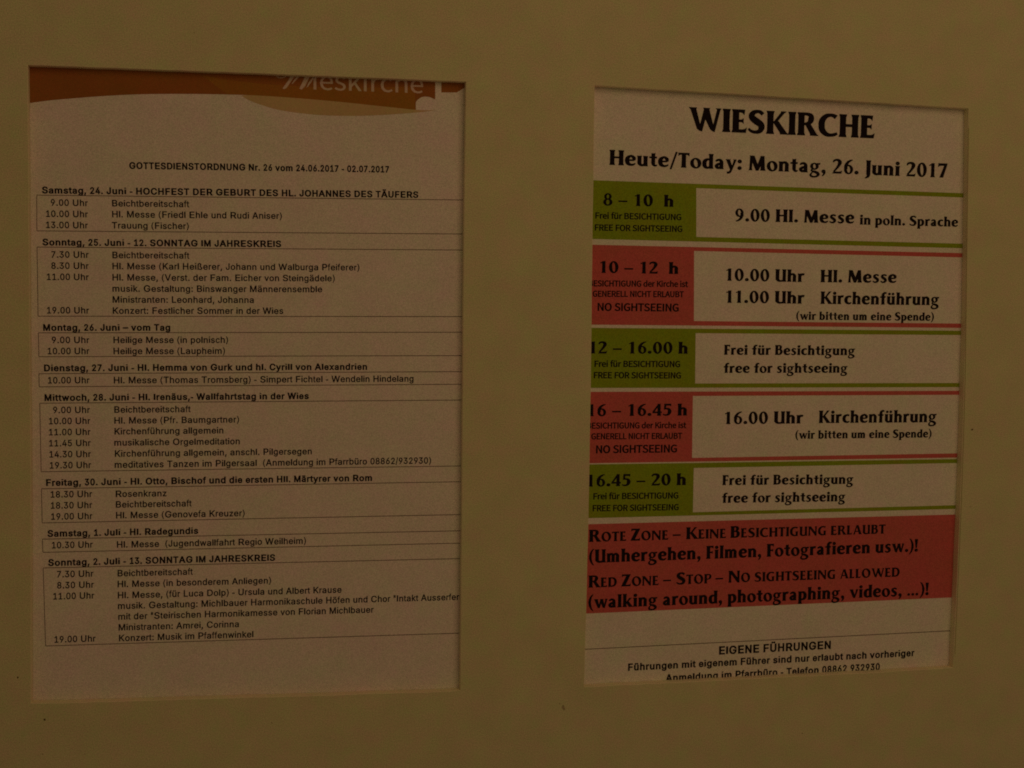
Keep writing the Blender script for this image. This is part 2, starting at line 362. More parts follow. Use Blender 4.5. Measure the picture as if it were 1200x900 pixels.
# outlines per character: (advance, [closed contours as x, y, x, y ...]) in 1/1000 of the cap height
SANS_OUTLINES = [
    (631, [[252, 624, 266, 1000, 138, 1000, 153, 624], [478, 624, 492, 1000, 364, 1000, 379, 624]]),
    (537, [[177, 347, 191, 228, 219, 107, 260, -12, 315, -130, 347, -189, 464, -189, 370, 32, 329, 163, 305, 286, 297, 406, 306, 543, 333, 691, 402, 917, 464, 1060, 347, 1060, 286, 938, 235, 792, 198, 636, 178, 481]]),
    (537, [[190, -189, 276, -15, 333, 165, 360, 346, 359, 480, 323, 715, 279, 867, 222, 1002, 190, 1060, 73, 1060, 136, 917, 185, 766, 231, 543, 240, 406, 223, 229, 191, 102, 142, -35, 73, -189]]),
    (369, [[166, -235, 269, 140, 133, 140, 74, -235]]),
    (891, [[224, 481, 224, 369, 662, 369, 662, 481]]),
    (369, [[211, -6, 232, 3, 266, 36, 274, 57, 274, 104, 266, 126, 232, 159, 211, 167, 164, 167, 143, 159, 109, 126, 100, 104, 100, 57, 109, 36, 143, 3, 164, -6]]),
    (490, [[350, 1047, 28, -150, 140, -150, 462, 1047]]),
    (891, [[516, -7, 580, 14, 636, 47, 684, 94, 724, 152, 755, 223, 778, 305, 792, 397, 792, 602, 778, 694, 755, 776, 723, 847, 683, 906, 635, 952, 579, 986, 516, 1007, 446, 1013, 375, 1007, 312, 986, 256, 952, 208, 906, 168, 847, 136, 776, 113, 694, 99, 602, 98, 397, 112, 305, 135, 223, 167, 152, 207, 94, 255, 47, 312, 14, 375, -7, 446, -13], [399, 103, 357, 119, 320, 145, 263, 227, 227, 347, 218, 419, 218, 580, 242, 718, 289, 819, 320, 855, 357, 882, 399, 898, 446, 903, 492, 898, 534, 882, 570, 855, 602, 819, 628, 773, 664, 653, 673, 580, 673, 419, 664, 347, 628, 227, 570, 145, 534, 119, 492, 103, 446, 97]]),
    (891, [[768, 0, 768, 107, 150, 107, 150, 0], [390, 1000, 169, 839, 169, 703, 418, 881, 418, 0, 542, 0, 542, 1000]]),
    (891, [[765, 0, 765, 111, 300, 111, 661, 508, 729, 625, 749, 732, 745, 783, 710, 875, 644, 948, 601, 976, 553, 997, 442, 1013, 331, 997, 281, 975, 237, 947, 169, 869, 147, 822, 133, 769, 129, 711, 250, 711, 260, 782, 273, 813, 312, 862, 369, 893, 440, 903, 475, 901, 537, 883, 586, 847, 618, 795, 627, 764, 627, 699, 611, 642, 555, 555, 125, 93, 125, 0]]),
    (891, [[493, -9, 553, 3, 655, 53, 728, 130, 753, 177, 768, 229, 773, 285, 753, 390, 729, 437, 696, 479, 655, 514, 606, 542, 549, 561, 486, 570, 415, 568, 415, 547, 732, 905, 732, 1000, 137, 1000, 137, 889, 566, 889, 308, 588, 308, 487, 451, 484, 499, 474, 540, 459, 601, 414, 636, 354, 647, 285, 634, 212, 618, 183, 597, 157, 541, 120, 469, 100, 392, 100, 325, 116, 270, 149, 232, 197, 215, 259, 86, 259, 94, 205, 111, 156, 138, 113, 213, 44, 261, 19, 369, -10]]),
    (891, [[812, 207, 812, 319, 213, 319, 611, 1000, 485, 1000, 78, 311, 78, 207], [674, 0, 674, 624, 554, 624, 554, 0]]),
    (891, [[497, -9, 554, 6, 607, 30, 693, 102, 725, 149, 749, 201, 764, 259, 768, 321, 758, 412, 727, 493, 678, 561, 615, 612, 578, 631, 496, 653, 416, 654, 349, 639, 263, 593, 296, 889, 720, 889, 720, 1000, 189, 1000, 132, 497, 252, 483, 299, 515, 362, 537, 428, 544, 506, 531, 570, 493, 616, 435, 641, 360, 641, 278, 617, 205, 572, 148, 510, 111, 474, 101, 401, 100, 314, 134, 271, 175, 256, 200, 240, 256, 117, 256, 124, 207, 163, 118, 194, 80, 275, 22, 377, -9]]),
    (891, [[504, -9, 559, 5, 609, 28, 654, 59, 723, 143, 746, 193, 760, 249, 764, 309, 748, 422, 727, 471, 663, 550, 573, 601, 520, 613, 434, 616, 385, 603, 325, 565, 286, 513, 297, 513, 633, 1000, 496, 1000, 221, 594, 157, 470, 128, 367, 129, 256, 143, 199, 166, 146, 197, 100, 235, 61, 280, 29, 330, 5, 385, -9], [408, 98, 342, 123, 290, 169, 271, 200, 248, 271, 248, 351, 271, 420, 314, 475, 342, 495, 408, 519, 482, 518, 548, 494, 575, 474, 618, 420, 641, 349, 641, 270, 618, 199, 599, 169, 548, 123, 482, 98]]),
    (891, [[324, 0, 768, 882, 768, 1000, 122, 1000, 122, 889, 636, 889, 191, 0]]),
    (891, [[510, -9, 623, 22, 711, 82, 768, 166, 783, 214, 785, 307, 776, 346, 742, 418, 718, 448, 659, 495, 591, 520, 674, 569, 706, 605, 731, 649, 745, 696, 746, 797, 710, 884, 644, 953, 602, 979, 501, 1010, 388, 1010, 335, 998, 244, 953, 178, 884, 156, 842, 138, 748, 143, 696, 158, 649, 182, 605, 215, 569, 300, 520, 230, 495, 199, 474, 147, 418, 113, 346, 105, 307, 107, 214, 121, 166, 146, 121, 178, 82, 266, 22, 380, -9], [402, 99, 329, 119, 273, 155, 253, 180, 230, 239, 227, 272, 239, 341, 276, 397, 333, 438, 367, 452, 404, 460, 485, 460, 556, 438, 612, 397, 649, 341, 662, 272, 650, 208, 615, 155, 560, 119, 487, 99], [410, 571, 379, 579, 323, 606, 284, 650, 264, 706, 264, 770, 271, 799, 302, 849, 349, 884, 410, 902, 512, 895, 566, 868, 605, 826, 617, 799, 627, 738, 617, 676, 586, 626, 539, 590, 479, 571]]),
    (891, [[385, 1009, 330, 995, 280, 972, 198, 903, 167, 858, 143, 807, 130, 752, 125, 691, 142, 578, 163, 529, 227, 450, 317, 400, 370, 387, 455, 384, 505, 397, 565, 435, 604, 487, 593, 487, 256, 0, 394, 0, 668, 406, 733, 530, 761, 633, 760, 744, 746, 801, 723, 854, 654, 939, 610, 971, 559, 995, 504, 1009], [482, 902, 548, 877, 599, 831, 618, 800, 641, 729, 641, 649, 632, 613, 599, 550, 548, 505, 482, 481, 408, 482, 374, 491, 315, 526, 272, 581, 249, 651, 249, 730, 272, 801, 291, 831, 342, 877, 408, 902]]),
    (369, [[211, -6, 232, 3, 266, 36, 274, 57, 274, 104, 266, 126, 232, 159, 211, 167, 164, 167, 143, 159, 109, 126, 100, 104, 100, 57, 109, 36, 143, 3, 164, -6], [211, 535, 232, 544, 266, 577, 274, 598, 274, 645, 266, 667, 232, 700, 211, 708, 164, 708, 143, 700, 109, 667, 100, 645, 100, 598, 109, 577, 143, 544, 164, 535]]),
    (943, [[167, 0, 374, 595, 482, 940, 456, 940, 519, 731, 776, 0, 910, 0, 543, 1000, 396, 1000, 32, 0], [727, 279, 727, 391, 216, 391, 216, 279]]),
    (897, [[485, 0, 558, 4, 677, 35, 759, 94, 806, 173, 822, 268, 818, 317, 791, 399, 769, 432, 714, 483, 651, 510, 619, 515, 619, 524, 675, 547, 724, 581, 760, 629, 773, 660, 783, 735, 767, 827, 722, 906, 688, 938, 597, 984, 474, 1000, 118, 1000, 118, 0], [245, 454, 530, 451, 601, 429, 654, 387, 687, 332, 699, 269, 693, 226, 676, 189, 648, 157, 607, 132, 552, 117, 245, 112], [245, 888, 472, 888, 531, 883, 578, 868, 615, 843, 640, 811, 655, 774, 658, 699, 635, 642, 593, 598, 536, 570, 503, 563, 245, 561]]),
    (1003, [[576, -11, 670, 9, 713, 26, 791, 75, 825, 105, 881, 178, 902, 220, 930, 316, 803, 316, 781, 252, 747, 200, 702, 158, 620, 118, 558, 106, 467, 109, 412, 124, 362, 150, 316, 185, 278, 230, 246, 284, 222, 347, 208, 419, 208, 580, 222, 652, 246, 715, 277, 769, 316, 814, 361, 850, 411, 875, 466, 891, 525, 896, 620, 883, 702, 842, 765, 776, 803, 684, 930, 684, 902, 780, 880, 822, 824, 896, 753, 952, 712, 974, 623, 1004, 525, 1013, 442, 1006, 366, 985, 295, 951, 233, 903, 180, 844, 137, 773, 105, 691, 86, 600, 79, 499, 86, 399, 105, 308, 137, 226, 180, 156, 233, 97, 295, 49, 366, 14, 442, -6]]),
    (987, [[527, 7, 613, 27, 689, 60, 755, 107, 809, 164, 852, 233, 883, 313, 901, 403, 907, 502, 901, 601, 883, 689, 852, 769, 810, 837, 757, 895, 693, 940, 619, 973, 536, 993, 443, 1000, 183, 1000, 183, 888, 434, 888, 507, 883, 572, 867, 628, 842, 676, 806, 715, 762, 745, 709, 767, 647, 785, 502, 767, 355, 745, 293, 714, 239, 674, 194, 625, 159, 567, 133, 499, 117, 189, 112, 189, 0], [118, 1000, 118, 0, 245, 0, 245, 1000]]),
    (823, [[738, 0, 738, 112, 245, 112, 245, 450, 699, 450, 699, 562, 245, 562, 245, 888, 732, 888, 732, 1000, 118, 1000, 118, 0]]),
    (806, [[245, 0, 245, 435, 681, 435, 681, 547, 245, 547, 245, 888, 726, 888, 726, 1000, 118, 1000, 118, 0]]),
    (1023, [[605, -8, 676, 9, 740, 37, 798, 75, 846, 122, 886, 178, 916, 243, 934, 315, 940, 503, 556, 503, 556, 391, 854, 391, 815, 398, 811, 341, 779, 242, 751, 201, 678, 140, 582, 108, 528, 104, 469, 109, 413, 125, 362, 150, 316, 186, 278, 231, 246, 285, 222, 348, 208, 419, 208, 580, 222, 652, 246, 715, 277, 770, 315, 815, 360, 850, 410, 876, 464, 891, 522, 896, 620, 881, 700, 839, 761, 773, 802, 685, 932, 685, 921, 733, 883, 819, 827, 891, 755, 949, 714, 972, 622, 1003, 521, 1013, 439, 1006, 362, 985, 293, 951, 231, 903, 178, 844, 136, 773, 104, 691, 86, 600, 79, 499, 86, 399, 104, 309, 136, 227, 179, 156, 231, 97, 294, 49, 365, 15, 443, -6, 528, -13]]),
    (1016, [[245, 0, 245, 456, 771, 456, 771, 0, 898, 0, 898, 1000, 771, 1000, 771, 568, 245, 568, 245, 1000, 118, 1000, 118, 0]]),
    (591, [[530, 0, 530, 112, 359, 112, 359, 888, 530, 888, 530, 1000, 61, 1000, 61, 888, 232, 888, 232, 112, 61, 112, 61, 0]]),
    (779, [[446, -5, 518, 21, 578, 64, 624, 124, 652, 198, 661, 286, 661, 1000, 534, 1000, 534, 286, 529, 229, 513, 183, 487, 146, 453, 119, 411, 103, 364, 98, 315, 103, 274, 119, 239, 146, 213, 183, 197, 229, 192, 340, 65, 340, 74, 198, 102, 124, 148, 64, 209, 21, 281, -5, 364, -13]]),
    (917, [[448, 543, 454, 542, 881, 1000, 715, 1000, 367, 623, 205, 425, 205, 286], [245, 0, 245, 1000, 118, 1000, 118, 0], [882, 0, 448, 608, 369, 509, 731, 0]]),
    (773, [[710, 0, 710, 112, 245, 112, 245, 1000, 118, 1000, 118, 0]]),
    (1235, [[240, 0, 234, 899, 220, 899, 321, 608, 562, 0, 672, 0, 910, 610, 1008, 899, 997, 899, 992, 697, 991, 0, 1116, 0, 1116, 1000, 936, 1000, 686, 351, 604, 96, 632, 96, 558, 333, 298, 1000, 118, 1000, 118, 0]]),
    (1029, [[246, 0, 246, 592, 234, 892, 211, 889, 331, 680, 760, 0, 911, 0, 911, 1000, 784, 1000, 784, 337, 796, 105, 813, 108, 713, 296, 268, 1000, 118, 1000, 118, 0]]),
    (1048, [[608, -6, 684, 14, 754, 49, 816, 97, 869, 156, 912, 226, 944, 308, 963, 399, 969, 499, 963, 600, 944, 691, 912, 773, 869, 844, 816, 903, 754, 951, 684, 985, 608, 1006, 525, 1013, 442, 1006, 366, 985, 296, 951, 234, 903, 181, 844, 137, 773, 105, 691, 86, 600, 79, 499, 86, 399, 105, 308, 137, 226, 181, 156, 234, 97, 296, 49, 366, 14, 442, -6, 525, -13], [467, 109, 413, 124, 362, 150, 317, 185, 278, 229, 246, 283, 223, 347, 208, 419, 208, 580, 223, 653, 246, 716, 278, 770, 317, 815, 362, 850, 413, 876, 467, 891, 525, 896, 582, 891, 637, 876, 687, 851, 732, 816, 771, 771, 803, 717, 827, 653, 841, 581, 841, 419, 827, 347, 803, 283, 771, 229, 732, 184, 687, 149, 637, 124, 582, 109, 525, 104]]),
    (874, [[245, 0, 245, 889, 505, 886, 584, 862, 613, 842, 655, 789, 667, 757, 677, 683, 667, 610, 655, 577, 613, 523, 548, 489, 506, 479, 215, 477, 215, 365, 462, 365, 535, 370, 599, 384, 653, 407, 699, 439, 737, 477, 787, 572, 799, 626, 799, 741, 766, 845, 737, 889, 699, 927, 653, 958, 599, 981, 535, 995, 462, 1000, 118, 1000, 118, 0]]),
    (883, [[245, 0, 245, 889, 507, 886, 585, 864, 615, 846, 656, 796, 676, 730, 676, 655, 656, 591, 638, 564, 585, 524, 550, 512, 459, 501, 189, 501, 189, 389, 464, 389, 600, 406, 654, 427, 701, 456, 738, 491, 767, 534, 788, 582, 805, 692, 800, 750, 767, 851, 738, 894, 701, 931, 655, 960, 600, 983, 464, 1000, 118, 1000, 118, 0], [841, 0, 595, 450, 452, 450, 694, 0]]),
    (878, [[512, -13, 578, 0, 636, 21, 685, 49, 727, 84, 760, 125, 784, 170, 798, 220, 803, 272, 791, 354, 776, 388, 732, 444, 645, 504, 549, 541, 362, 594, 280, 636, 240, 679, 230, 707, 226, 738, 238, 796, 273, 845, 329, 880, 401, 899, 442, 901, 499, 897, 550, 883, 594, 860, 629, 828, 652, 789, 663, 743, 788, 743, 782, 793, 766, 839, 741, 882, 708, 920, 621, 978, 510, 1009, 383, 1010, 270, 979, 181, 919, 147, 880, 122, 836, 107, 786, 102, 732, 109, 670, 132, 615, 169, 569, 221, 529, 285, 497, 551, 415, 633, 371, 667, 330, 676, 304, 676, 240, 665, 209, 624, 156, 562, 119, 484, 99, 400, 99, 327, 115, 267, 149, 224, 200, 205, 269, 75, 269, 83, 213, 125, 118, 201, 45, 307, -2, 370, -14]]),
    (882, [[379, 888, 379, 0, 505, 0, 505, 888, 820, 888, 820, 1000, 63, 1000, 63, 888]]),
    (1017, [[584, -11, 653, 5, 714, 30, 768, 65, 814, 107, 850, 157, 877, 213, 893, 274, 899, 340, 899, 1000, 772, 1000, 772, 350, 758, 261, 716, 187, 650, 133, 608, 116, 509, 101, 410, 116, 368, 133, 301, 187, 259, 261, 244, 350, 244, 1000, 118, 1000, 118, 340, 123, 274, 140, 213, 167, 157, 203, 107, 248, 65, 303, 30, 365, 5, 433, -11, 509, -16]]),
    (943, [[546, 0, 910, 1000, 776, 1000, 557, 368, 461, 60, 487, 60, 423, 270, 166, 1000, 32, 1000, 401, 0]]),
    (1349, [[453, 0, 648, 729, 687, 934, 661, 934, 712, 678, 895, 0, 1042, 0, 1316, 1000, 1186, 1000, 1019, 352, 960, 78, 977, 78, 940, 252, 746, 1000, 602, 1000, 432, 352, 372, 78, 387, 78, 345, 286, 162, 1000, 32, 1000, 305, 0]]),
    (765, [[355, -15, 423, 2, 475, 31, 512, 66, 535, 102, 544, 102, 544, 0, 662, 0, 662, 494, 649, 592, 613, 661, 562, 708, 501, 737, 409, 755, 301, 748, 223, 724, 187, 704, 125, 650, 81, 572, 197, 538, 231, 591, 269, 621, 320, 643, 385, 650, 471, 633, 511, 603, 524, 583, 540, 534, 542, 501, 533, 471, 522, 462, 485, 450, 246, 414, 182, 394, 104, 341, 71, 287, 60, 212, 63, 166, 75, 124, 119, 56, 150, 30, 226, -5, 269, -14], [306, 91, 234, 113, 189, 161, 183, 233, 203, 274, 240, 302, 290, 320, 475, 349, 542, 373, 539, 241, 518, 183, 500, 157, 448, 115, 415, 101, 377, 92]]),
    (834, [[511, -11, 566, 5, 616, 31, 660, 68, 697, 112, 727, 166, 749, 227, 763, 296, 767, 371, 763, 446, 749, 514, 727, 575, 696, 628, 659, 673, 615, 709, 565, 735, 510, 751, 406, 753, 337, 733, 288, 699, 232, 627, 224, 627, 224, 1000, 103, 1000, 103, 0, 220, 0, 220, 115, 232, 115, 289, 42, 339, 7, 408, -14], [390, 96, 318, 128, 265, 187, 232, 270, 224, 319, 224, 425, 232, 473, 264, 555, 317, 614, 389, 644, 477, 644, 550, 612, 603, 552, 621, 513, 642, 423, 642, 321, 621, 229, 602, 190, 549, 129, 477, 96]]),
    (778, [[444, -15, 544, 10, 627, 62, 688, 138, 713, 201, 598, 230, 573, 174, 547, 143, 497, 109, 455, 96, 361, 96, 320, 108, 285, 130, 232, 192, 213, 231, 192, 320, 192, 418, 200, 464, 232, 547, 285, 610, 320, 631, 407, 648, 476, 639, 531, 611, 571, 569, 595, 515, 711, 544, 668, 633, 625, 680, 572, 716, 478, 749, 407, 756, 343, 750, 283, 734, 230, 707, 182, 671, 143, 626, 110, 572, 86, 511, 72, 443, 72, 295, 86, 228, 110, 167, 143, 114, 182, 69, 230, 32, 283, 5, 343, -11]]),
    (834, [[427, -14, 465, -6, 523, 24, 564, 61, 603, 115, 615, 115, 615, 0, 731, 0, 731, 1000, 611, 1000, 611, 627, 602, 627, 546, 699, 497, 733, 428, 753, 325, 751, 270, 735, 220, 709, 176, 673, 138, 628, 108, 575, 85, 514, 72, 446, 72, 296, 85, 227, 107, 166, 138, 112, 175, 68, 219, 31, 269, 5, 324, -11], [358, 96, 285, 129, 232, 190, 200, 273, 192, 321, 192, 423, 213, 513, 232, 552, 284, 612, 358, 644, 445, 644, 518, 614, 570, 555, 602, 473, 610, 425, 610, 319, 589, 226, 570, 187, 517, 128, 445, 96]]),
    (794, [[466, -13, 555, 9, 629, 50, 684, 108, 718, 178, 601, 207, 577, 162, 543, 127, 499, 104, 446, 92, 373, 94, 297, 121, 239, 173, 217, 209, 192, 297, 191, 455, 214, 530, 258, 592, 322, 634, 360, 645, 446, 645, 516, 617, 567, 563, 598, 488, 609, 397, 664, 434, 147, 434, 147, 333, 730, 333, 727, 445, 717, 503, 682, 599, 657, 637, 595, 697, 560, 719, 483, 747, 403, 756, 339, 750, 280, 734, 226, 706, 179, 669, 140, 624, 109, 569, 86, 508, 72, 441, 72, 294, 86, 227, 109, 167, 142, 113, 182, 69, 230, 32, 285, 5, 348, -11]]),
    (499, [[13, 746, 13, 643, 448, 643, 448, 746], [279, 0, 281, 856, 303, 904, 323, 919, 383, 932, 447, 921, 477, 1024, 417, 1039, 333, 1039, 266, 1020, 236, 1003, 188, 955, 162, 889, 158, 0]]),
    (836, [[465, -293, 571, -267, 656, -214, 689, -177, 713, -131, 727, -78, 732, 746, 615, 746, 615, 627, 605, 627, 548, 699, 466, 746, 385, 756, 326, 751, 271, 735, 221, 709, 176, 673, 139, 629, 108, 577, 85, 516, 67, 376, 86, 236, 108, 177, 139, 127, 177, 85, 222, 52, 271, 29, 325, 14, 383, 9, 464, 19, 545, 63, 602, 134, 612, 134, 606, -68, 587, -113, 555, -148, 513, -172, 463, -186, 407, -191, 333, -183, 257, -146, 199, -80, 99, -136, 162, -216, 225, -259, 306, -286, 354, -293], [359, 120, 286, 149, 233, 204, 200, 282, 192, 328, 192, 428, 200, 474, 232, 554, 285, 612, 359, 644, 446, 645, 519, 614, 571, 556, 603, 476, 614, 379, 611, 327, 603, 280, 571, 202, 518, 148, 446, 120]]),
    (806, [[226, 487, 235, 523, 267, 583, 290, 606, 346, 637, 413, 647, 461, 642, 503, 625, 537, 598, 562, 562, 577, 516, 582, 462, 582, 0, 702, 0, 702, 473, 698, 532, 670, 631, 646, 669, 580, 725, 496, 752, 393, 751, 344, 736, 299, 712, 260, 676, 227, 627, 201, 565, 224, 565, 224, 1000, 103, 1000, 103, 0, 224, 0]]),
    (328, [[224, 0, 224, 746, 103, 746, 103, 0], [187, 873, 206, 881, 237, 910, 246, 929, 246, 971, 237, 990, 206, 1019, 187, 1027, 143, 1027, 123, 1019, 92, 990, 84, 971, 84, 929, 92, 910, 123, 881, 143, 873]]),
    (748, [[348, 392, 362, 392, 708, 746, 559, 746, 237, 416, 216, 416, 216, 269], [224, 0, 224, 1000, 103, 1000, 103, 0], [731, 0, 376, 450, 291, 365, 578, 0]]),
    (372, [[289, -4, 355, 5, 334, 107, 287, 102, 247, 111, 236, 122, 225, 163, 224, 1000, 103, 1000, 108, 115, 122, 73, 145, 40, 178, 15, 221, 0]]),
    (1199, [[224, 0, 224, 468, 234, 539, 247, 569, 286, 613, 336, 641, 392, 650, 432, 645, 497, 611, 520, 583, 534, 550, 539, 0, 659, 0, 659, 486, 668, 545, 694, 593, 736, 628, 762, 640, 823, 650, 897, 634, 929, 615, 954, 586, 970, 548, 974, 0, 1095, 0, 1091, 556, 1080, 604, 1039, 681, 1011, 709, 940, 747, 858, 759, 783, 749, 717, 720, 663, 674, 626, 614, 614, 579, 631, 579, 617, 629, 595, 672, 565, 709, 527, 737, 482, 753, 399, 757, 338, 739, 284, 704, 240, 651, 211, 580, 221, 580, 220, 746, 103, 746, 103, 0]]),
    (805, [[226, 487, 235, 523, 267, 583, 290, 606, 346, 637, 413, 647, 461, 642, 503, 625, 537, 598, 562, 562, 577, 516, 582, 462, 582, 0, 702, 0, 702, 473, 688, 585, 670, 631, 615, 700, 540, 742, 447, 756, 393, 751, 344, 736, 299, 712, 260, 676, 227, 627, 201, 565, 220, 565, 219, 746, 103, 746, 103, 0, 224, 0]]),
    (816, [[473, -11, 533, 5, 587, 32, 634, 69, 674, 114, 706, 167, 730, 228, 744, 295, 744, 443, 730, 511, 706, 572, 674, 626, 634, 671, 587, 707, 533, 734, 473, 750, 407, 756, 343, 750, 283, 734, 230, 707, 182, 671, 143, 626, 110, 572, 86, 511, 72, 443, 72, 295, 86, 228, 110, 167, 143, 114, 182, 69, 230, 32, 283, 5, 343, -11, 407, -16], [361, 96, 320, 108, 285, 130, 232, 192, 200, 274, 192, 320, 192, 418, 213, 508, 232, 547, 285, 610, 320, 631, 361, 644, 454, 644, 496, 631, 531, 610, 585, 547, 617, 464, 625, 417, 625, 320, 604, 231, 585, 192, 531, 130, 496, 108, 454, 96]]),
    (834, [[224, -281, 224, 115, 232, 115, 290, 42, 339, 7, 408, -14, 511, -11, 566, 5, 616, 31, 660, 68, 697, 112, 727, 166, 749, 227, 763, 296, 763, 446, 749, 514, 727, 575, 696, 628, 659, 673, 615, 709, 565, 735, 510, 751, 450, 756, 369, 745, 288, 699, 232, 627, 220, 627, 220, 746, 103, 746, 103, -281], [390, 96, 318, 128, 265, 187, 232, 270, 224, 319, 224, 425, 232, 473, 264, 555, 317, 614, 389, 644, 477, 644, 550, 612, 603, 552, 621, 513, 642, 423, 642, 321, 621, 229, 602, 190, 549, 129, 477, 96]]),
    (509, [[224, 0, 224, 466, 234, 530, 265, 582, 313, 618, 373, 638, 478, 634, 478, 754, 376, 753, 336, 741, 269, 696, 227, 631, 219, 631, 219, 746, 103, 746, 103, 0]]),
    (718, [[413, -13, 511, 13, 552, 34, 614, 93, 647, 167, 646, 258, 629, 300, 602, 337, 563, 368, 513, 392, 299, 449, 244, 478, 217, 519, 218, 574, 233, 601, 289, 640, 368, 654, 412, 650, 477, 620, 499, 597, 527, 545, 637, 570, 608, 637, 588, 667, 533, 715, 460, 745, 416, 753, 317, 753, 270, 743, 188, 707, 128, 652, 96, 580, 98, 489, 114, 446, 142, 409, 181, 378, 231, 353, 450, 295, 499, 267, 524, 226, 522, 173, 481, 122, 446, 104, 356, 89, 276, 102, 244, 119, 198, 172, 185, 209, 70, 185, 98, 107, 121, 75, 183, 24, 221, 7, 308, -14]]),
    (447, [[13, 746, 13, 643, 401, 643, 401, 746], [128, 183, 133, 127, 151, 80, 181, 42, 221, 14, 271, -3, 331, -8, 419, 3, 397, 105, 335, 98, 284, 108, 268, 121, 250, 162, 248, 926, 128, 926]]),
    (806, [[412, -5, 461, 9, 505, 33, 545, 69, 578, 118, 604, 180, 586, 180, 586, 0, 702, 0, 702, 746, 582, 746, 582, 300, 571, 223, 557, 190, 516, 140, 460, 109, 393, 99, 345, 104, 303, 120, 269, 147, 244, 184, 229, 229, 224, 746, 103, 746, 103, 273, 107, 213, 136, 115, 190, 45, 226, 21, 310, -7]]),
    (765, [[445, 0, 730, 746, 599, 746, 425, 260, 362, 41, 404, 41, 341, 260, 166, 746, 34, 746, 319, 0]]),
    (1115, [[391, 0, 507, 406, 571, 664, 544, 664, 617, 372, 724, 0, 844, 0, 1071, 746, 944, 746, 826, 320, 769, 81, 791, 81, 764, 209, 622, 746, 495, 746, 378, 319, 324, 81, 344, 81, 316, 210, 171, 746, 44, 746, 270, 0]]),
    (744, [[180, 0, 314, 202, 402, 357, 340, 357, 564, 0, 703, 0, 410, 421, 410, 332, 691, 746, 554, 746, 436, 565, 345, 405, 407, 405, 197, 746, 56, 746, 336, 336, 337, 429, 41, 0]]),
    (765, [[102, -276, 180, -285, 245, -277, 300, -252, 367, -183, 401, -114, 730, 746, 600, 746, 425, 260, 361, 41, 404, 41, 340, 260, 166, 746, 34, 746, 319, -3, 284, -101, 240, -159, 184, -177, 121, -168, 93, -272]]),
    (748, [[666, 0, 666, 111, 248, 111, 654, 650, 654, 746, 94, 746, 94, 635, 499, 635, 499, 628, 82, 90, 82, 0]]),
    (943, [[167, 0, 374, 595, 482, 940, 456, 940, 519, 731, 776, 0, 910, 0, 543, 1000, 396, 1000, 32, 0], [727, 279, 727, 391, 216, 391, 216, 279], [634, 1127, 652, 1135, 682, 1165, 689, 1183, 689, 1225, 682, 1244, 652, 1273, 634, 1281, 592, 1281, 556, 1260, 543, 1244, 535, 1225, 535, 1183, 543, 1165, 573, 1135, 592, 1127], [351, 1127, 370, 1135, 399, 1165, 407, 1183, 407, 1225, 386, 1260, 370, 1273, 351, 1281, 309, 1281, 274, 1260, 261, 1244, 250, 1204, 253, 1183, 261, 1165, 291, 1135, 309, 1127]]),
    (1017, [[584, -11, 653, 5, 714, 30, 768, 65, 814, 107, 850, 157, 877, 213, 893, 274, 899, 340, 899, 1000, 772, 1000, 772, 350, 758, 261, 716, 187, 650, 133, 608, 116, 509, 101, 410, 116, 368, 133, 301, 187, 259, 261, 244, 350, 244, 1000, 118, 1000, 118, 340, 123, 274, 140, 213, 167, 157, 203, 107, 248, 65, 303, 30, 365, 5, 433, -11, 509, -16], [671, 1127, 690, 1135, 719, 1165, 727, 1183, 727, 1225, 719, 1244, 690, 1273, 671, 1281, 629, 1281, 611, 1273, 581, 1244, 573, 1225, 573, 1183, 581, 1165, 611, 1135, 629, 1127], [389, 1127, 407, 1135, 437, 1165, 444, 1183, 444, 1225, 424, 1260, 407, 1273, 389, 1281, 347, 1281, 311, 1260, 298, 1244, 291, 1225, 291, 1183, 298, 1165, 328, 1135, 347, 1127]]),
    (868, [[244, 772, 256, 820, 277, 856, 306, 882, 342, 897, 387, 902, 461, 887, 491, 868, 515, 841, 529, 806, 534, 762, 528, 713, 444, 583, 440, 502, 461, 446, 498, 400, 648, 273, 669, 230, 672, 205, 654, 147, 632, 126, 565, 101, 453, 105, 368, 145, 322, 40, 407, 3, 530, -13, 626, -3, 704, 30, 760, 83, 778, 117, 789, 155, 790, 236, 782, 269, 752, 325, 711, 369, 602, 457, 571, 492, 564, 513, 567, 572, 629, 669, 646, 714, 652, 773, 635, 871, 612, 910, 550, 968, 471, 1002, 387, 1013, 314, 1005, 250, 980, 195, 938, 152, 879, 127, 804, 118, 712, 118, 0, 240, 0]]),
    (765, [[355, -15, 423, 2, 475, 31, 512, 66, 535, 102, 544, 102, 544, 0, 662, 0, 662, 494, 649, 592, 613, 661, 562, 708, 501, 737, 409, 755, 301, 748, 223, 724, 187, 704, 125, 650, 81, 572, 197, 538, 231, 591, 269, 621, 320, 643, 385, 650, 471, 633, 511, 603, 524, 583, 540, 534, 542, 501, 533, 471, 522, 462, 485, 450, 246, 414, 182, 394, 104, 341, 71, 287, 60, 212, 63, 166, 75, 124, 119, 56, 150, 30, 226, -5, 269, -14], [306, 91, 234, 113, 189, 161, 183, 233, 203, 274, 240, 302, 290, 320, 475, 349, 542, 373, 539, 241, 518, 183, 500, 157, 448, 115, 415, 101, 377, 92], [534, 873, 553, 881, 582, 910, 590, 929, 590, 971, 582, 989, 553, 1019, 534, 1026, 493, 1026, 474, 1019, 444, 989, 436, 971, 436, 929, 444, 910, 474, 881, 493, 873], [252, 873, 270, 881, 300, 910, 307, 929, 307, 971, 300, 989, 270, 1019, 252, 1026, 210, 1026, 191, 1019, 161, 989, 154, 971, 154, 929, 161, 910, 191, 881, 210, 873]]),
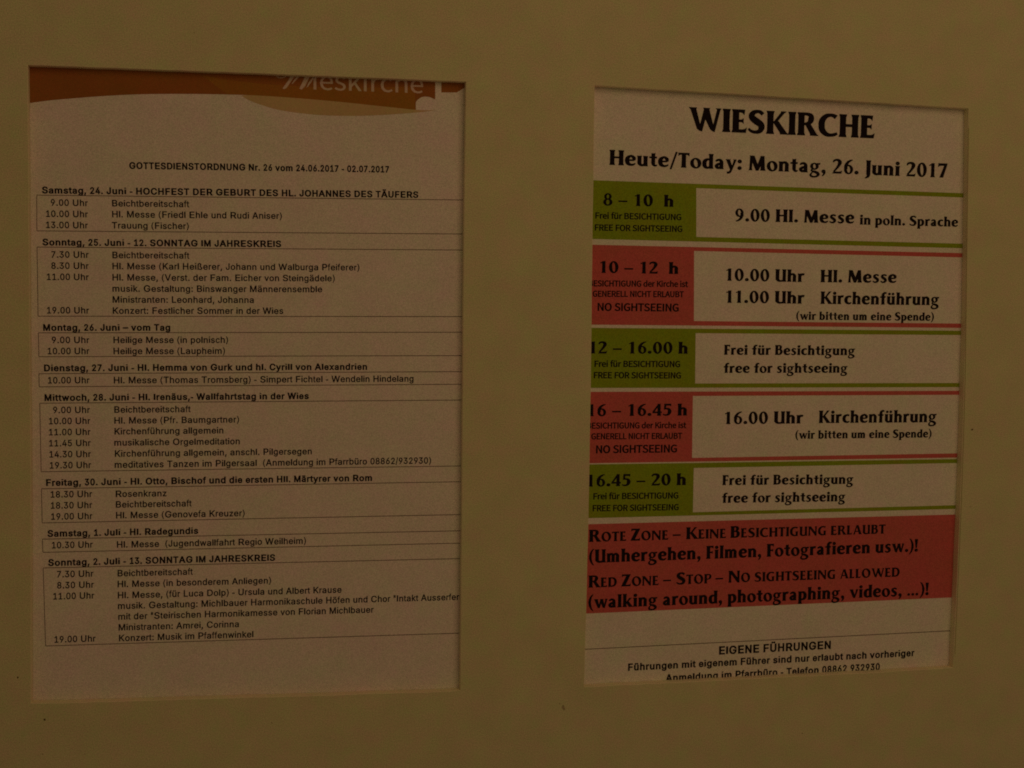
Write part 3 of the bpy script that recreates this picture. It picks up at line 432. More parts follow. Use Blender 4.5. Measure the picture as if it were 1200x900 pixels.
    (816, [[473, -11, 533, 5, 587, 32, 634, 69, 674, 114, 706, 167, 730, 228, 744, 295, 744, 443, 730, 511, 706, 572, 674, 626, 634, 671, 587, 707, 533, 734, 473, 750, 407, 756, 343, 750, 283, 734, 230, 707, 182, 671, 143, 626, 110, 572, 86, 511, 72, 443, 72, 295, 86, 228, 110, 167, 143, 114, 182, 69, 230, 32, 283, 5, 343, -11, 407, -16], [361, 96, 320, 108, 285, 130, 232, 192, 200, 274, 192, 320, 192, 418, 213, 508, 232, 547, 285, 610, 320, 631, 361, 644, 454, 644, 496, 631, 531, 610, 585, 547, 617, 464, 625, 417, 625, 320, 604, 231, 585, 192, 531, 130, 496, 108, 454, 96], [570, 873, 589, 881, 618, 910, 626, 929, 626, 971, 618, 989, 589, 1019, 570, 1026, 528, 1026, 509, 1019, 480, 989, 469, 950, 472, 929, 480, 910, 509, 881, 528, 873], [287, 873, 306, 881, 335, 910, 343, 929, 343, 971, 335, 989, 306, 1019, 287, 1026, 246, 1026, 227, 1019, 197, 989, 189, 971, 189, 929, 197, 910, 227, 881, 246, 873]]),
    (806, [[412, -5, 461, 9, 505, 33, 545, 69, 578, 118, 604, 180, 586, 180, 586, 0, 702, 0, 702, 746, 582, 746, 582, 300, 571, 223, 557, 190, 516, 140, 460, 109, 393, 99, 345, 104, 303, 120, 269, 147, 244, 184, 229, 229, 224, 746, 103, 746, 103, 273, 107, 213, 136, 115, 190, 45, 226, 21, 310, -7], [565, 873, 584, 881, 613, 910, 621, 929, 621, 971, 613, 989, 584, 1019, 565, 1026, 523, 1026, 505, 1019, 475, 989, 467, 971, 467, 929, 475, 910, 505, 881, 523, 873], [283, 873, 301, 881, 331, 910, 338, 929, 338, 971, 331, 989, 301, 1019, 283, 1026, 241, 1026, 222, 1019, 192, 989, 182, 950, 185, 929, 192, 910, 222, 881, 241, 873]]),
    (687, [[0, 481, 0, 369, 687, 369, 687, 481]]),
]

HUMAN_OUTLINES = [
    (829, [[5, 0, 132, 0, 229, 305, 595, 305, 690, 0, 824, 0, 484, 1000, 344, 1000], [261, 405, 409, 898, 414, 898, 563, 405]]),
    (896, [[138, 0, 455, 0, 653, 32, 786, 130, 835, 293, 808, 411, 737, 490, 631, 532, 631, 539, 711, 586, 760, 662, 778, 756, 733, 897, 613, 975, 434, 1000, 138, 1000], [263, 576, 263, 900, 417, 900, 548, 885, 627, 833, 653, 739, 629, 651, 551, 595, 412, 576], [263, 101, 263, 477, 438, 477, 587, 458, 679, 399, 711, 297, 678, 187, 585, 122, 438, 101]]),
    (870, [[514, -18, 634, -1, 735, 48, 821, 125, 751, 206, 684, 145, 608, 106, 520, 93, 354, 143, 247, 285, 209, 503, 249, 719, 358, 858, 524, 907, 603, 895, 671, 862, 728, 813, 797, 895, 727, 955, 635, 1000, 522, 1018, 379, 995, 257, 928, 162, 821, 101, 677, 79, 499, 101, 321, 160, 177, 253, 71, 373, 5]]),
    (803, [[138, 0, 728, 0, 728, 108, 263, 108, 263, 472, 642, 472, 642, 580, 263, 580, 263, 893, 713, 893, 713, 1000, 138, 1000]]),
    (753, [[138, 0, 263, 0, 263, 449, 645, 449, 645, 555, 263, 555, 263, 893, 713, 893, 713, 1000, 138, 1000]]),
    (940, [[531, -18, 656, -2, 760, 39, 839, 98, 839, 519, 510, 519, 510, 413, 723, 413, 723, 152, 674, 120, 612, 100, 543, 93, 361, 143, 248, 285, 209, 503, 250, 719, 365, 858, 541, 907, 630, 894, 701, 861, 757, 813, 825, 895, 756, 953, 661, 999, 538, 1018, 388, 995, 262, 928, 164, 821, 101, 677, 79, 499, 101, 321, 162, 177, 258, 71, 383, 5]]),
    (993, [[138, 0, 263, 0, 263, 472, 730, 472, 730, 0, 857, 0, 857, 1000, 730, 1000, 730, 581, 263, 581, 263, 1000, 138, 1000]]),
    (400, [[138, 0, 263, 0, 263, 1000, 138, 1000]]),
    (881, [[138, 0, 263, 0, 263, 316, 435, 521, 735, 0, 876, 0, 514, 621, 828, 1000, 685, 1000, 266, 498, 263, 1000, 138, 1000]]),
    (741, [[138, 0, 701, 0, 701, 108, 263, 108, 263, 1000, 138, 1000]]),
    (986, [[138, 0, 256, 0, 256, 525, 242, 838, 719, 0, 848, 0, 848, 1000, 728, 1000, 728, 480, 746, 164, 739, 164, 631, 370, 266, 1000, 138, 1000]]),
    (1012, [[506, -18, 647, 6, 765, 73, 855, 182, 913, 326, 933, 503, 913, 680, 855, 823, 765, 929, 647, 995, 506, 1018, 365, 995, 247, 929, 157, 823, 99, 680, 79, 503, 99, 326, 157, 182, 247, 73, 365, 6], [506, 93, 349, 144, 246, 286, 209, 503, 246, 719, 349, 858, 506, 907, 663, 858, 766, 719, 803, 503, 766, 286, 663, 144]]),
    (866, [[263, 525, 263, 898, 431, 898, 564, 881, 646, 824, 674, 720, 646, 612, 564, 547, 431, 525], [686, 0, 828, 0, 574, 438, 693, 491, 771, 585, 799, 720, 754, 885, 631, 974, 450, 1000, 138, 1000, 138, 0, 263, 0, 263, 424, 443, 424]]),
    (813, [[414, -18, 596, 21, 713, 122, 754, 266, 727, 390, 653, 474, 549, 533, 329, 631, 266, 683, 240, 762, 263, 840, 328, 889, 427, 907, 513, 896, 589, 864, 655, 814, 720, 895, 640, 959, 540, 1002, 427, 1018, 265, 983, 153, 890, 112, 753, 144, 630, 221, 548, 315, 497, 544, 392, 604, 338, 626, 255, 601, 170, 529, 113, 416, 93, 314, 108, 220, 152, 141, 217, 65, 130, 163, 51, 280, 0]]),
    (817, [[345, 0, 472, 0, 472, 893, 775, 893, 775, 1000, 42, 1000, 42, 893, 345, 893]]),
    (984, [[492, -18, 676, 23, 803, 158, 851, 412, 851, 1000, 730, 1000, 730, 409, 698, 220, 613, 122, 492, 93, 374, 122, 291, 220, 259, 409, 259, 1000, 134, 1000, 134, 412, 181, 158, 309, 23]]),
    (696, [[417, -18, 504, -6, 585, 25, 658, 75, 603, 160, 552, 122, 494, 96, 428, 86, 308, 122, 228, 220, 199, 370, 229, 519, 312, 619, 432, 655, 487, 647, 535, 624, 580, 591, 642, 672, 585, 716, 514, 748, 427, 760, 250, 713, 121, 580, 71, 370, 117, 160, 240, 28]]),
    (846, [[378, -18, 463, -3, 539, 35, 603, 87, 618, 0, 720, 0, 720, 1086, 595, 1086, 601, 674, 538, 720, 471, 749, 393, 760, 235, 712, 118, 577, 72, 370, 110, 159, 216, 28], [405, 87, 295, 121, 225, 218, 201, 371, 230, 520, 307, 619, 414, 655, 475, 647, 534, 622, 595, 577, 595, 188, 533, 132, 471, 98]]),
    (756, [[425, -18, 519, -8, 599, 19, 668, 57, 625, 141, 568, 109, 507, 89, 439, 82, 315, 114, 230, 203, 194, 341, 693, 341, 698, 412, 664, 596, 563, 716, 402, 760, 241, 712, 119, 578, 71, 370, 119, 161, 246, 28], [192, 430, 231, 555, 307, 633, 405, 660, 504, 634, 567, 556, 589, 430]]),
    (443, [[45, 640, 146, 640, 146, 0, 270, 0, 270, 640, 427, 640, 427, 741, 270, 741, 270, 858, 282, 938, 316, 987, 375, 1004, 458, 984, 485, 1080, 407, 1101, 362, 1104, 240, 1074, 169, 989, 146, 859, 146, 741, 45, 734]]),
    (828, [[125, 0, 251, 0, 251, 538, 319, 600, 383, 638, 453, 651, 533, 630, 579, 566, 593, 453, 593, 0, 718, 0, 718, 469, 693, 628, 619, 726, 491, 760, 398, 743, 317, 698, 245, 636, 251, 1086, 125, 1086]]),
    (375, [[125, 0, 251, 0, 251, 741, 125, 741], [188, 893, 232, 904, 261, 933, 272, 977, 261, 1019, 232, 1047, 188, 1057, 145, 1047, 117, 1019, 106, 977, 117, 933, 145, 904]]),
    (753, [[125, 0, 248, 0, 248, 195, 387, 357, 604, 0, 739, 0, 460, 442, 707, 741, 568, 741, 248, 351, 248, 1086, 125, 1086]]),
    (529, [[125, 0, 251, 0, 251, 476, 307, 577, 372, 631, 436, 648, 509, 636, 532, 743, 453, 760, 374, 741, 302, 688, 243, 606, 228, 741, 125, 741]]),
    (638, [[319, -18, 466, 12, 557, 92, 588, 202, 554, 314, 469, 382, 284, 459, 226, 498, 203, 555, 218, 609, 263, 648, 341, 663, 402, 654, 457, 631, 509, 598, 569, 675, 505, 718, 427, 748, 340, 760, 201, 731, 115, 656, 85, 550, 117, 446, 198, 380, 380, 302, 444, 258, 469, 195, 453, 136, 405, 95, 323, 79, 242, 90, 170, 121, 104, 168, 44, 85, 123, 32, 217, -4]]),
    (514, [[357, -18, 404, -14, 495, 10, 471, 104, 386, 83, 318, 100, 282, 148, 272, 225, 272, 640, 473, 640, 473, 741, 272, 741, 272, 949, 168, 949, 154, 741, 37, 734, 37, 640, 147, 640, 147, 229, 167, 99, 233, 13]]),
    (828, [[342, -18, 435, -1, 515, 46, 587, 116, 600, 0, 704, 0, 704, 741, 580, 741, 580, 215, 513, 144, 450, 103, 379, 90, 300, 110, 254, 174, 240, 286, 240, 741, 115, 741, 115, 272, 139, 112, 213, 15], [266, 896, 305, 906, 332, 933, 342, 971, 332, 1009, 305, 1036, 266, 1046, 228, 1036, 201, 1009, 191, 971, 201, 933, 228, 906], [559, 896, 598, 906, 626, 933, 636, 971, 626, 1009, 598, 1036, 559, 1046, 521, 1036, 494, 1009, 484, 971, 494, 933, 521, 906]]),
]



def loops(flat_numbers):
    return [clean([(c[i] / 1000, c[i + 1] / 1000) for i in range(0, len(c), 2)]) for c in flat_numbers]


def sans_face(bold):
    table = WB if bold else W
    g = .066 if bold else .034
    F = {' ': (table[' '] / 716, [])}
    for ch, (adv, cs) in zip(SANS_CHARS, SANS_OUTLINES):
        A, w = adv / 1000, table[ch] / 716
        cs = [offset(c, g, g * .75) for c in loops(cs)]
        s = w / (A + 1.6 * g)
        if ch in 'i.,:!':
            s = min(s, 1.03)
        if ch in 'Il':                        # plain upright stems
            A, s = .39, 1.0
            cs = [offset([(.13, 0), (.26, 0), (.26, 1.0), (.13, 1.0)], g, 0)]
        low = ch in 'acegmnopqrstuvwxyz'
        fy = (.97 if low else 1.0) / (1 + g)
        if ch in 'i':
            A = .31
            s = 1.0
            body_box = [(.095, 0), (.215, 0), (.215, .735), (.095, .735)]
            upper_box = [(.095, .87), (.215, .87), (.215, 1.02), (.095, 1.02)]
            cs = [offset(body_box, g, 0), offset(upper_box, g, 0)]
        if ch in '()':
            A, s = w, 1.0
            cs = brush(*[v + (3 if k % 3 == 0 else g * 45 if k % 3 == 2 else 0) for k, v in enumerate((32, 104, 4, 20, 82, 5, 11, 42, 6, 20, 2, 5, 32, -24, 4))])
            if ch == ')':
                cs = [[(w - x, y) for x, y in reversed(c)] for c in cs]
        if ch == '-':                         # short plain hyphen
            A, s = w, 1.0
            cs = [[(.045, .30 - g), (w - .045, .30 - g), (w - .045, .40 + g * .5), (.045, .40 + g * .5)]]
        F[ch] = (w, [[((x - A / 2) * s + w / 2, y * fy) for x, y in c] for c in cs])
    return F


def human_face(e=.050):
    F = {' ': (.33, [])}
    for ch, (adv, cs) in zip(HUMAN_CHARS, HUMAN_OUTLINES):
        F[ch] = (adv / 1000 * .98, [offset(c, e, e * .7) for c in loops(cs)])
    return F


def lighter(F, a, b):
    return {ch: (w, [offset(clean(c), a, b) for c in cs]) for ch, (w, cs) in F.items()}


FONTS = {'sans': sans_face(False), 'sansbold': sans_face(True), 'human': human_face(), 'humanlight': human_face(.006), 'flare': lighter(drawn(), .012, .010), 'flarelight': lighter(drawn(), -.002, .006)}

_glyph = {}


def glyph(font, ch):
    key = (font, ch)
    if key not in _glyph:
        w, cs = FONTS[font][ch]
        V, T = triangulate(cs) if cs else ([], [])
        xs = [v.x for v in V] or [0, w]
        _glyph[key] = (w, V, T, min(xs), max(xs))
    return _glyph[key]


INK_Z = BACK + 0.00008


def line_of_text(runs, x0, y0, x1, y1, cap, parent, mat='ink', name='text_line', before='', after='', label=None):
    """runs: [(font, text, relative size)]; its ink spans photo x0..x1 on the baseline (x0,y0)-(x1,y1)"""
    A, B = px(x0, y0, INK_Z), px(x1, y1, INK_Z)
    u = (B - A).normalized()
    n = Vector((-u.y, u.x, 0))
    xm, ym = (x0 + x1) / 2, (y0 + y1) / 2
    sy = (px(xm, ym - cap, INK_Z) - px(xm, ym, INK_Z)).length
    # lay out
    pos, x = [], 0.0
    first = None
    for font, text, rel in runs:
        for ch in text:
            w, V, T, xa, xb = glyph(font, ch)
            if V:
                if first is None:
                    first = x + xa * rel
                last = x + xb * rel
            pos.append((font, ch, rel, x))
            x += w * rel
    f0, _, r0 = runs[0]
    xb_ = 0.0
    for ch in reversed(before):
        xb_ -= glyph(f0, ch)[0] * r0
        pos.append((f0, ch, r0, xb_))
    f1, _, r1 = runs[-1]
    for ch in after:
        pos.append((f1, ch, r1, x))
        x += glyph(f1, ch)[0] * r1
    sx = (B - A).length / (last - first)
    vs, fs = [], []
    for font, ch, rel, x in pos:
        w, V, T, _, _ = glyph(font, ch)
        k = len(vs)
        vs += [A + u * ((x - first + v.x * rel) * sx) + n * (v.y * rel * sy) for v in V]
        fs += [tuple(i + k for i in t) for t in T]
    return mesh_object(name, vs, fs, M[mat], parent, label)


def flat(name, pts, mat, parent, z, label=None):
    """flat printed shape from a photo outline on the sheet"""
    P = [px(x, y, z) for x, y in pts]
    c = [(p.x, p.y) for p in P]
    V, T = triangulate([c])
    return mesh_object(name, [(v.x, v.y, z) for v in V], T, M[mat], parent, label)


def rule(x0, y0, x1, y1, t, parent, mat='rule', name='rule', z=INK_Z):
    d = Vector((x1 - x0, y1 - y0)).normalized() * t / 2
    return flat(name, [(x0 + d.y, y0 - d.x), (x1 + d.y, y1 - d.x), (x1 - d.y, y1 + d.x), (x0 - d.y, y0 + d.x)], mat, parent, z)


def curve(pts, k=6):
    out = []
    for i in range(len(pts) - 1):
        p0, p1, p2, p3 = pts[max(i - 1, 0)], pts[i], pts[i + 1], pts[min(i + 2, len(pts) - 1)]
        for j in range(k):
            t = j / k
            out.append(tuple(.5 * ((2 * b) + (-a + c) * t + (2 * a - 5 * b + 4 * c - d) * t * t + (-a + 3 * b - 3 * c + d) * t ** 3)
                             for a, b, c, d in zip(p0, p1, p2, p3)))
    out.append(pts[-1])
    return out


# ------------------------------------------------------------------ setting: the wall behind the display
wz = BACK - 0.0022
w_ob = mesh_object("wall", [(-1.6, -1.3, wz), (2.0, -1.3, wz), (2.0, 1.3, wz), (-1.6, 1.3, wz)], [(0, 1, 2, 3)], M['wall'])
w_ob["kind"] = "structure"


# ------------------------------------------------------------------ the mat board with its two cut openings
# front rim of each opening, clockwise from the upper left, as seen in the photograph
RIM_LEFT = [[(32.6, 76.2), (160, 80.6), (290, 85.4), (420, 90.6), (546.2, 95.6)],
            [(546.2, 95.6), (543.6, 300), (541.6, 560), (539.6, 809.3)],
            [(539.6, 809.3), (440, 812.8), (300, 817.0), (150, 821.6), (36.6, 824.2)],
            [(36.6, 824.2), (36.4, 600), (34.6, 330), (32.6, 76.2)]]
RIM_RIGHT = [[(697.0, 100.2), (800, 106.4), (920, 113.8), (1030, 120.6), (1135.2, 127.2)],
             [(1135.2, 127.2), (1133.6, 280), (1129.9, 445), (1125.0, 600), (1118.2, 755), (1117.2, 782.3)],
             [(1117.2, 782.3), (1030, 787.8), (875, 795.4), (780, 800.2), (684.6, 804.8)],
             [(684.6, 804.8), (689.4, 620), (692.4, 450), (694.6, 270), (697.0, 100.2)]]


def rim(sides):
    out = []
    for si, s in enumerate(sides):
        c = curve(s, 10)[:-1]
        for i, (x, y) in enumerate(c):
            j = 0.0 if i == 0 else random.uniform(-1, 1)
            amp = 0.42 if si == 2 else 0.16         # the lower cuts are a little ragged
            out.append((x + (j * amp if si in (1, 3) else 0), y + (j * amp if si in (0, 2) else 0)))
    return out


board = thing("mat_board", "olive beige mat board with two rectangular openings cut over the printed sheets", "mat board", (0, 0, 0))
holes = [rim(RIM_LEFT), rim(RIM_RIGHT)]
hole_xy = [[px(x, y, 0) for x, y in h] for h in holes]
BX0, BX1, BY0, BY1 = -0.62, 0.86, -0.56, 0.56


def grow(loop, d):
    """push a clockwise loop outwards (into the board) by d"""
    n = len(loop)
    out = []
    for i in range(n):
        a, b, c = loop[i - 2], loop[i], loop[(i + 2) % n]
        t = (c - a).normalized()
        out.append(b + Vector((-t.y, t.x, 0)) * d)
    return out


outer = [(BX0, BY0), (BX1, BY0), (BX1, BY1), (BX0, BY1)]
ROUND = 0.00022
loops0 = [grow(h, ROUND) for h in hole_xy]
# hole_xy runs clockwise seen from the front, so it subtracts under the non-zero rule
V, T = triangulate([outer] + [[(p.x, p.y) for p in h] for h in loops0])
verts = [(v.x, v.y, 0.0) for v in V]
faces = list(T)
k = len(verts)                                        # sides and back of the sheet
verts += [(x, y, 0) for x, y in outer] + [(x, y, BACK + 0.0003) for x, y in outer]
for i in range(4):
    j = (i + 1) % 4
    faces.append((k + i, k + 4 + i, k + 4 + j, k + j))
mesh_object("card_face", verts, faces, M['board'], board)
for h, l0 in zip(hole_xy, loops0):
    rings = [[(p.x, p.y, 0.0) for p in l0],
             [(p.x * .55 + q.x * .45, p.y * .55 + q.y * .45, -ROUND * .25) for p, q in zip(l0, h)],
             [(p.x, p.y, -ROUND) for p in h],
             [(p.x, p.y, BACK * .5) for p in h],
             [(p.x, p.y, BACK + 0.0001) for p in h]]
    n = len(h)
    vs = sum(rings, [])
    fs = []
    for r in range(len(rings) - 1):
        for i in range(n):
            j = (i + 1) % n
            fs.append((r * n + i, r * n + j, (r + 1) * n + j, (r + 1) * n + i))
    mesh_object("cut_edge", vs, fs, M['core'], board)

# knife overcut beside the right-hand opening and the little marks on the card
ZC = 0.00005


def flat_on_card(name, pts, mat, label=None):
    c = [px(x, y, ZC) for x, y in pts]
    V, T = triangulate([[(p.x, p.y) for p in c]])
    return mesh_object(name, [(v.x, v.y, ZC) for v in V], T, M[mat], board, label)


sc = curve([(1134.6, 150), (1132.6, 290), (1130.4, 445), (1125.6, 600), (1118.9, 755), (1118.6, 766)], 8)
flat_on_card("score_line", [(x + .15, y) for x, y in sc] + [(x + .95, y) for x, y in reversed(sc)], 'score')
for x, y, r in ((20.8, 794.0, 1.25), (52.3, 843.3, 1.35), (50.0, 883.5, .8), (318.5, 847, .8), (940.3, 859.6, .9), (1139.2, 503.4, 1.1), (1137.5, 594, .8), (227.5, 38.5, .8), (99.5, 883.5, .7)):
    flat_on_card("speck", [(x + r * random.uniform(.75, 1.15) * math.cos(a * math.pi / 4), y + r * random.uniform(.75, 1.15) * math.sin(a * math.pi / 4)) for a in range(8)],
                 'speck' if r > 1 else 'smudge')
flat_on_card("smudge", [(659.2, 826), (661, 827), (661.6, 829.5), (662.4, 831), (661, 833), (659.6, 831.2), (658.4, 829)], 'smudge')
flat_on_card("smudge", [(655, 824.2), (657.2, 824.4), (656.6, 825.2), (655.2, 825.1)], 'smudge')


# ------------------------------------------------------------------ printed sheets
def sheet(label, x0, y0, x1, y1, mat, turn):
    a, b, c, d = px(x0, y0, BACK), px(x1, y0, BACK), px(x1, y1, BACK), px(x0, y1, BACK)
    t = thing("printed_sheet", label, "notice", ((a.x + c.x) / 2, c.y, BACK))
    L, R_, B, Tp = (a.x + d.x) / 2, (b.x + c.x) / 2, (c.y + d.y) / 2, (a.y + b.y) / 2
    vs = [(L, B, BACK), (R_, B, BACK), (R_, Tp, BACK), (L, Tp, BACK)]
    vs += [(x, y, z - 0.0001) for x, y, z in vs]
    mesh_object("paper", vs, [(0, 1, 2, 3), (7, 6, 5, 4), (0, 4, 5, 1), (1, 5, 6, 2), (2, 6, 7, 3), (3, 7, 4, 0)], M[mat], t)
    return t


left = sheet("white timetable sheet with a brown header band and boxed lists in small black type", 12, 40, 572, 850, 'paper', 0)
right = sheet("white visiting hours notice with green and red blocks beside bold black times", 662, 70, 1152, 835, 'paper2', 0)

# ---- left sheet: header print
band_low = curve([(10, 124.5), (33, 121), (60, 117.5), (90, 114.9), (120, 112.6), (160, 110.6), (200, 110), (250, 110.4), (300, 111.8), (355, 115.5), (405, 120), (442.5, 124), (487.3, 128.7)])
church = [(487.3, 120.2)] + curve([(487.3, 120.2), (489, 117.5), (494, 113.9), (499, 113.2), (503.5, 113.8), (509.4, 116.2)], 4) + \
         [(510, 116.2), (510, 96)] + curve([(510, 96), (511.5, 94.6), (514, 94.2), (516.4, 95.4), (517.2, 98)], 4) + \
         [(517.2, 108.3), (535.3, 108.3), (544, 103), (565, 92), (565, 60)]
flat("header_band", band_low + church + [(10, 60)], 'band', left, BACK + 0.00003)
over = curve([(236, 88), (262, 92.5), (300, 97.5), (350, 101), (420, 103), (486, 101)], 6)
flat("header_band", over + [(486.8, 128.4)] + [p for p in reversed(band_low) if 262 < p[0] < 486], 'band2', left, BACK + 0.00005,
     "orange brown swoosh in the header band")
lobe = curve([(283, 111.9), (290, 116.5), (305, 122.5), (330, 129.4), (367.5, 134.2), (405, 135.8), (442.5, 135), (487.5, 131.9), (503, 130), (511, 128.8)])
flat("header_band", [p for p in band_low if p[0] > 284] + [(498, 129.3)] + lobe[::-1], 'tan', left, BACK + 0.00004, "tan lobe under the header band")
# logo wording, its head hidden behind the board
line_of_text([('humanlight', 'ieskirche', 1)], 367, 104.8, 496, 109.2, 21.5, left, 'logo', 'logo_lettering')
flat("logo_lettering", [(331, 103.6), (333.2, 104.6), (336, 102.8), (349, 84), (343, 84), (338, 94)], 'logo', left, INK_Z)
flat("logo_lettering", [(341.5, 98.5), (343, 98), (356.5, 84), (353.6, 84), (345, 93)], 'logo', left, INK_Z)
flat("logo_lettering", [(350.8, 103.8), (353.5, 105), (357.5, 101), (366, 84), (359.5, 84), (355, 95)], 'logo', left, INK_Z)
flat("logo_lettering", [(359, 103), (361, 101.5), (372, 86), (370, 86), (361.5, 97)], 'logo', left, INK_Z)
arc = curve([(322, 86.5), (324.5, 90.3), (329, 91.8), (334, 90.6), (338, 87)], 5)
flat("logo_lettering", arc + [(x, y - 1.0) for x, y in reversed(arc)], 'logo', left, INK_Z)


def sl(y):      # slope of the left sheet's rows in the photograph
    return -8.02e-5 * (y - 376.0)


def left_text(font, t, x0, y0, x1, cap=7.55, **kw):
    line_of_text([(font, t, 1)], x0, y0, x1, y0 + sl(y0) * (x1 - x0), cap, left, **kw)


LT = lambda *a, **k: left_text('sans', *a, **k)
LB = lambda *a, **k: left_text('sansbold', *a, **k)
LB('GOTTESDIENSTORDNUNG Nr. 26 vom 24.06.2017 - 02.07.2017', 151.5, 197.6, 456, 7.7, name='title_line')
LB('Samstag, 24. Juni - HOCHFEST DER GEBURT DES HL. JOHANNES DES TÄUFERS', 49.2, 226.3, 490.3, 7.7, name='day_heading')
LB('Sonntag, 25. Juni - 12. SONNTAG IM JAHRESKREIS', 49.8, 287.3, 329.6, 7.7, name='day_heading')
LB('Montag, 26. Juni – vom Tag', 50.6, 387.4, 199.6, 7.7, name='day_heading')
LB('Dienstag, 27. Juni - Hl. Hemma von Gurk und hl. Cyrill von Alexandrien', 51.6, 434.9, 430.2, 7.7, name='day_heading')
LB('Mittwoch, 28. Juni - Hl. Irenäus,- Wallfahrtstag in der Wies', 52.2, 469.7, 362, 7.7, name='day_heading')
LB('Freitag, 30. Juni - Hl. Otto, Bischof und die ersten Hll. Märtyrer von Rom', 54, 569.3, 436, 7.7, name='day_heading')
LB('Samstag, 1. Juli - Hl. Radegundis', 55.6, 628.9, 232.4, 7.7, name='day_heading')
LB('Sonntag, 2. Juli - 13. SONNTAG IM JAHRESKREIS', 56.4, 663.0, 322.4, 7.7, name='day_heading')
for t, x0, x1, y in (
        ('9.00 Uhr', 59.6, 103, 240.9), ('10.00 Uhr', 54, 103, 254), ('13.00 Uhr', 54, 103, 267.1),
        ('7.30 Uhr', 60.2, 104, 301.8), ('8.30 Uhr', 60.2, 104, 314.9), ('11.00 Uhr', 55, 104, 328), ('19.00 Uhr', 55.2, 104.4, 367.2),
        ('9.00 Uhr', 60.8, 104.7, 402), ('10.00 Uhr', 55.9, 104.7, 415), ('10.00 Uhr', 56.3, 104.9, 449.3),
        ('9.00 Uhr', 62.3, 105.4, 484.1), ('10.00 Uhr', 57.4, 105.8, 497.1), ('11.00 Uhr', 57.4, 106, 510.1), ('11.45 Uhr', 57.6, 106.3, 523.1), ('14.30 Uhr', 58, 106.5, 536.1), ('19.30 Uhr', 58.4, 106.8, 549),
        ('18.30 Uhr', 59.4, 108, 583.1), ('18.30 Uhr', 59.6, 108, 596.1), ('19.00 Uhr', 60, 108.3, 609),
        ('10.30 Uhr', 60.8, 108.7, 642.6),
        ('7.30 Uhr', 66.8, 109.5, 676.6), ('8.30 Uhr', 67, 110, 689.6), ('11.00 Uhr', 62.4, 110.4, 702.5), ('19.00 Uhr', 63.8, 112, 753.1)):
    LT(t, x0, y, x1, name='time_entry')
for t, x0, x1, y in (
        ('Beichtbereitschaft', 131.4, 221.8, 241.7), ('Hl. Messe (Friedl Ehle und Rudi Aniser)', 131.4, 330.4, 254.5), ('Trauung (Fischer)', 131.2, 221.4, 267.6),
        ('Beichtbereitschaft', 131.8, 222, 302.4), ('Hl. Messe (Karl Heißerer, Johann und Walburga Pfeiferer)', 131.8, 421.3, 315.4),
        ('Hl. Messe, (Verst. der Fam. Eicher von Steingädele)', 131.8, 392.4, 328.6), ('musik. Gestaltung: Binswanger Männerensemble', 131.8, 377.6, 341.7),
        ('Ministranten: Leonhard, Johanna', 132, 297.5, 354.6), ('Konzert: Festlicher Sommer in der Wies', 132.2, 332, 367.6),
        ('Heilige Messe (in polnisch)', 133, 267.4, 402), ('Heilige Messe (Laupheim)', 133, 263.8, 415),
        ('Hl. Messe (Thomas Tromsberg) - Simpert Fichtel - Wendelin Hindelang', 133.4, 484.6, 449.2),
        ('Beichtbereitschaft', 134, 223.4, 483.6), ('Hl. Messe (Pfr. Baumgartner)', 134, 280.2, 496.4), ('Kirchenführung allgemein', 134.2, 261.8, 509.1),
        ('musikalische Orgelmeditation', 134, 281, 522.2), ('Kirchenführung allgemein, anschl. Pilgersegen', 134.6, 365.4, 535.2),
        ('meditatives Tanzen im Pilgersaal  (Anmeldung im Pfarrbüro 08862/932930)', 134.4, 505.2, 548.2),
        ('Rosenkranz', 135.6, 195.2, 582.4), ('Beichtbereitschaft', 135.8, 224.6, 594.8), ('Hl. Messe (Genovefa Kreuzer)', 136, 286.8, 607.5),
        ('Hl. Messe  (Jugendwallfahrt Regio Weilheim)', 137, 358.6, 641.8),
        ('Beichtbereitschaft', 137.8, 226, 675.4), ('Hl. Messe (in besonderem Anliegen)', 137.8, 317.7, 688.1),
        ('Hl. Messe, (für Luca Dolp) - Ursula und Albert Krause', 138, 400.3, 701.2),
        ('mit der "Steirischen Harmonikamesse von Florian Michlbauer', 138.6, 437.8, 726.2),
        ('Ministranten: Amrei, Corinna', 139, 280, 738.8), ('Konzert: Musik im Pfaffenwinkel', 139.4, 297, 751.4)):
    LT(t, x0, y, x1, name='list_entry')
LT('musik. Gestaltung: Michlbauer Harmonikaschule Höfen und Chor "Intakt Ausserfer', 138.2, 713.7, 538, name='list_entry', after='n"')
BOXES = [((43, 228.6), (542, 234.3), (43.2, 270.5), (541, 274.2)), ((43.4, 289.5), (541, 293), (44.6, 370.5), (540.5, 371)),
         ((45, 390), (540, 389.3), (45.6, 418), (540, 416.7)), ((45.6, 437.9), (540, 435.5), (45.9, 453.3), (540, 450.3)),
         ((46.6, 472.5), (540, 468.8), (48.2, 552.8), (540, 546)), ((48.6, 572.8), (539.5, 564.5), (49.4, 612.8), (539, 603)),
         ((49.6, 631.8), (539, 622), (50.2, 647.3), (539, 636.5)), ((50.6, 665.6), (539, 654.6), (53.4, 757), (538, 742))]
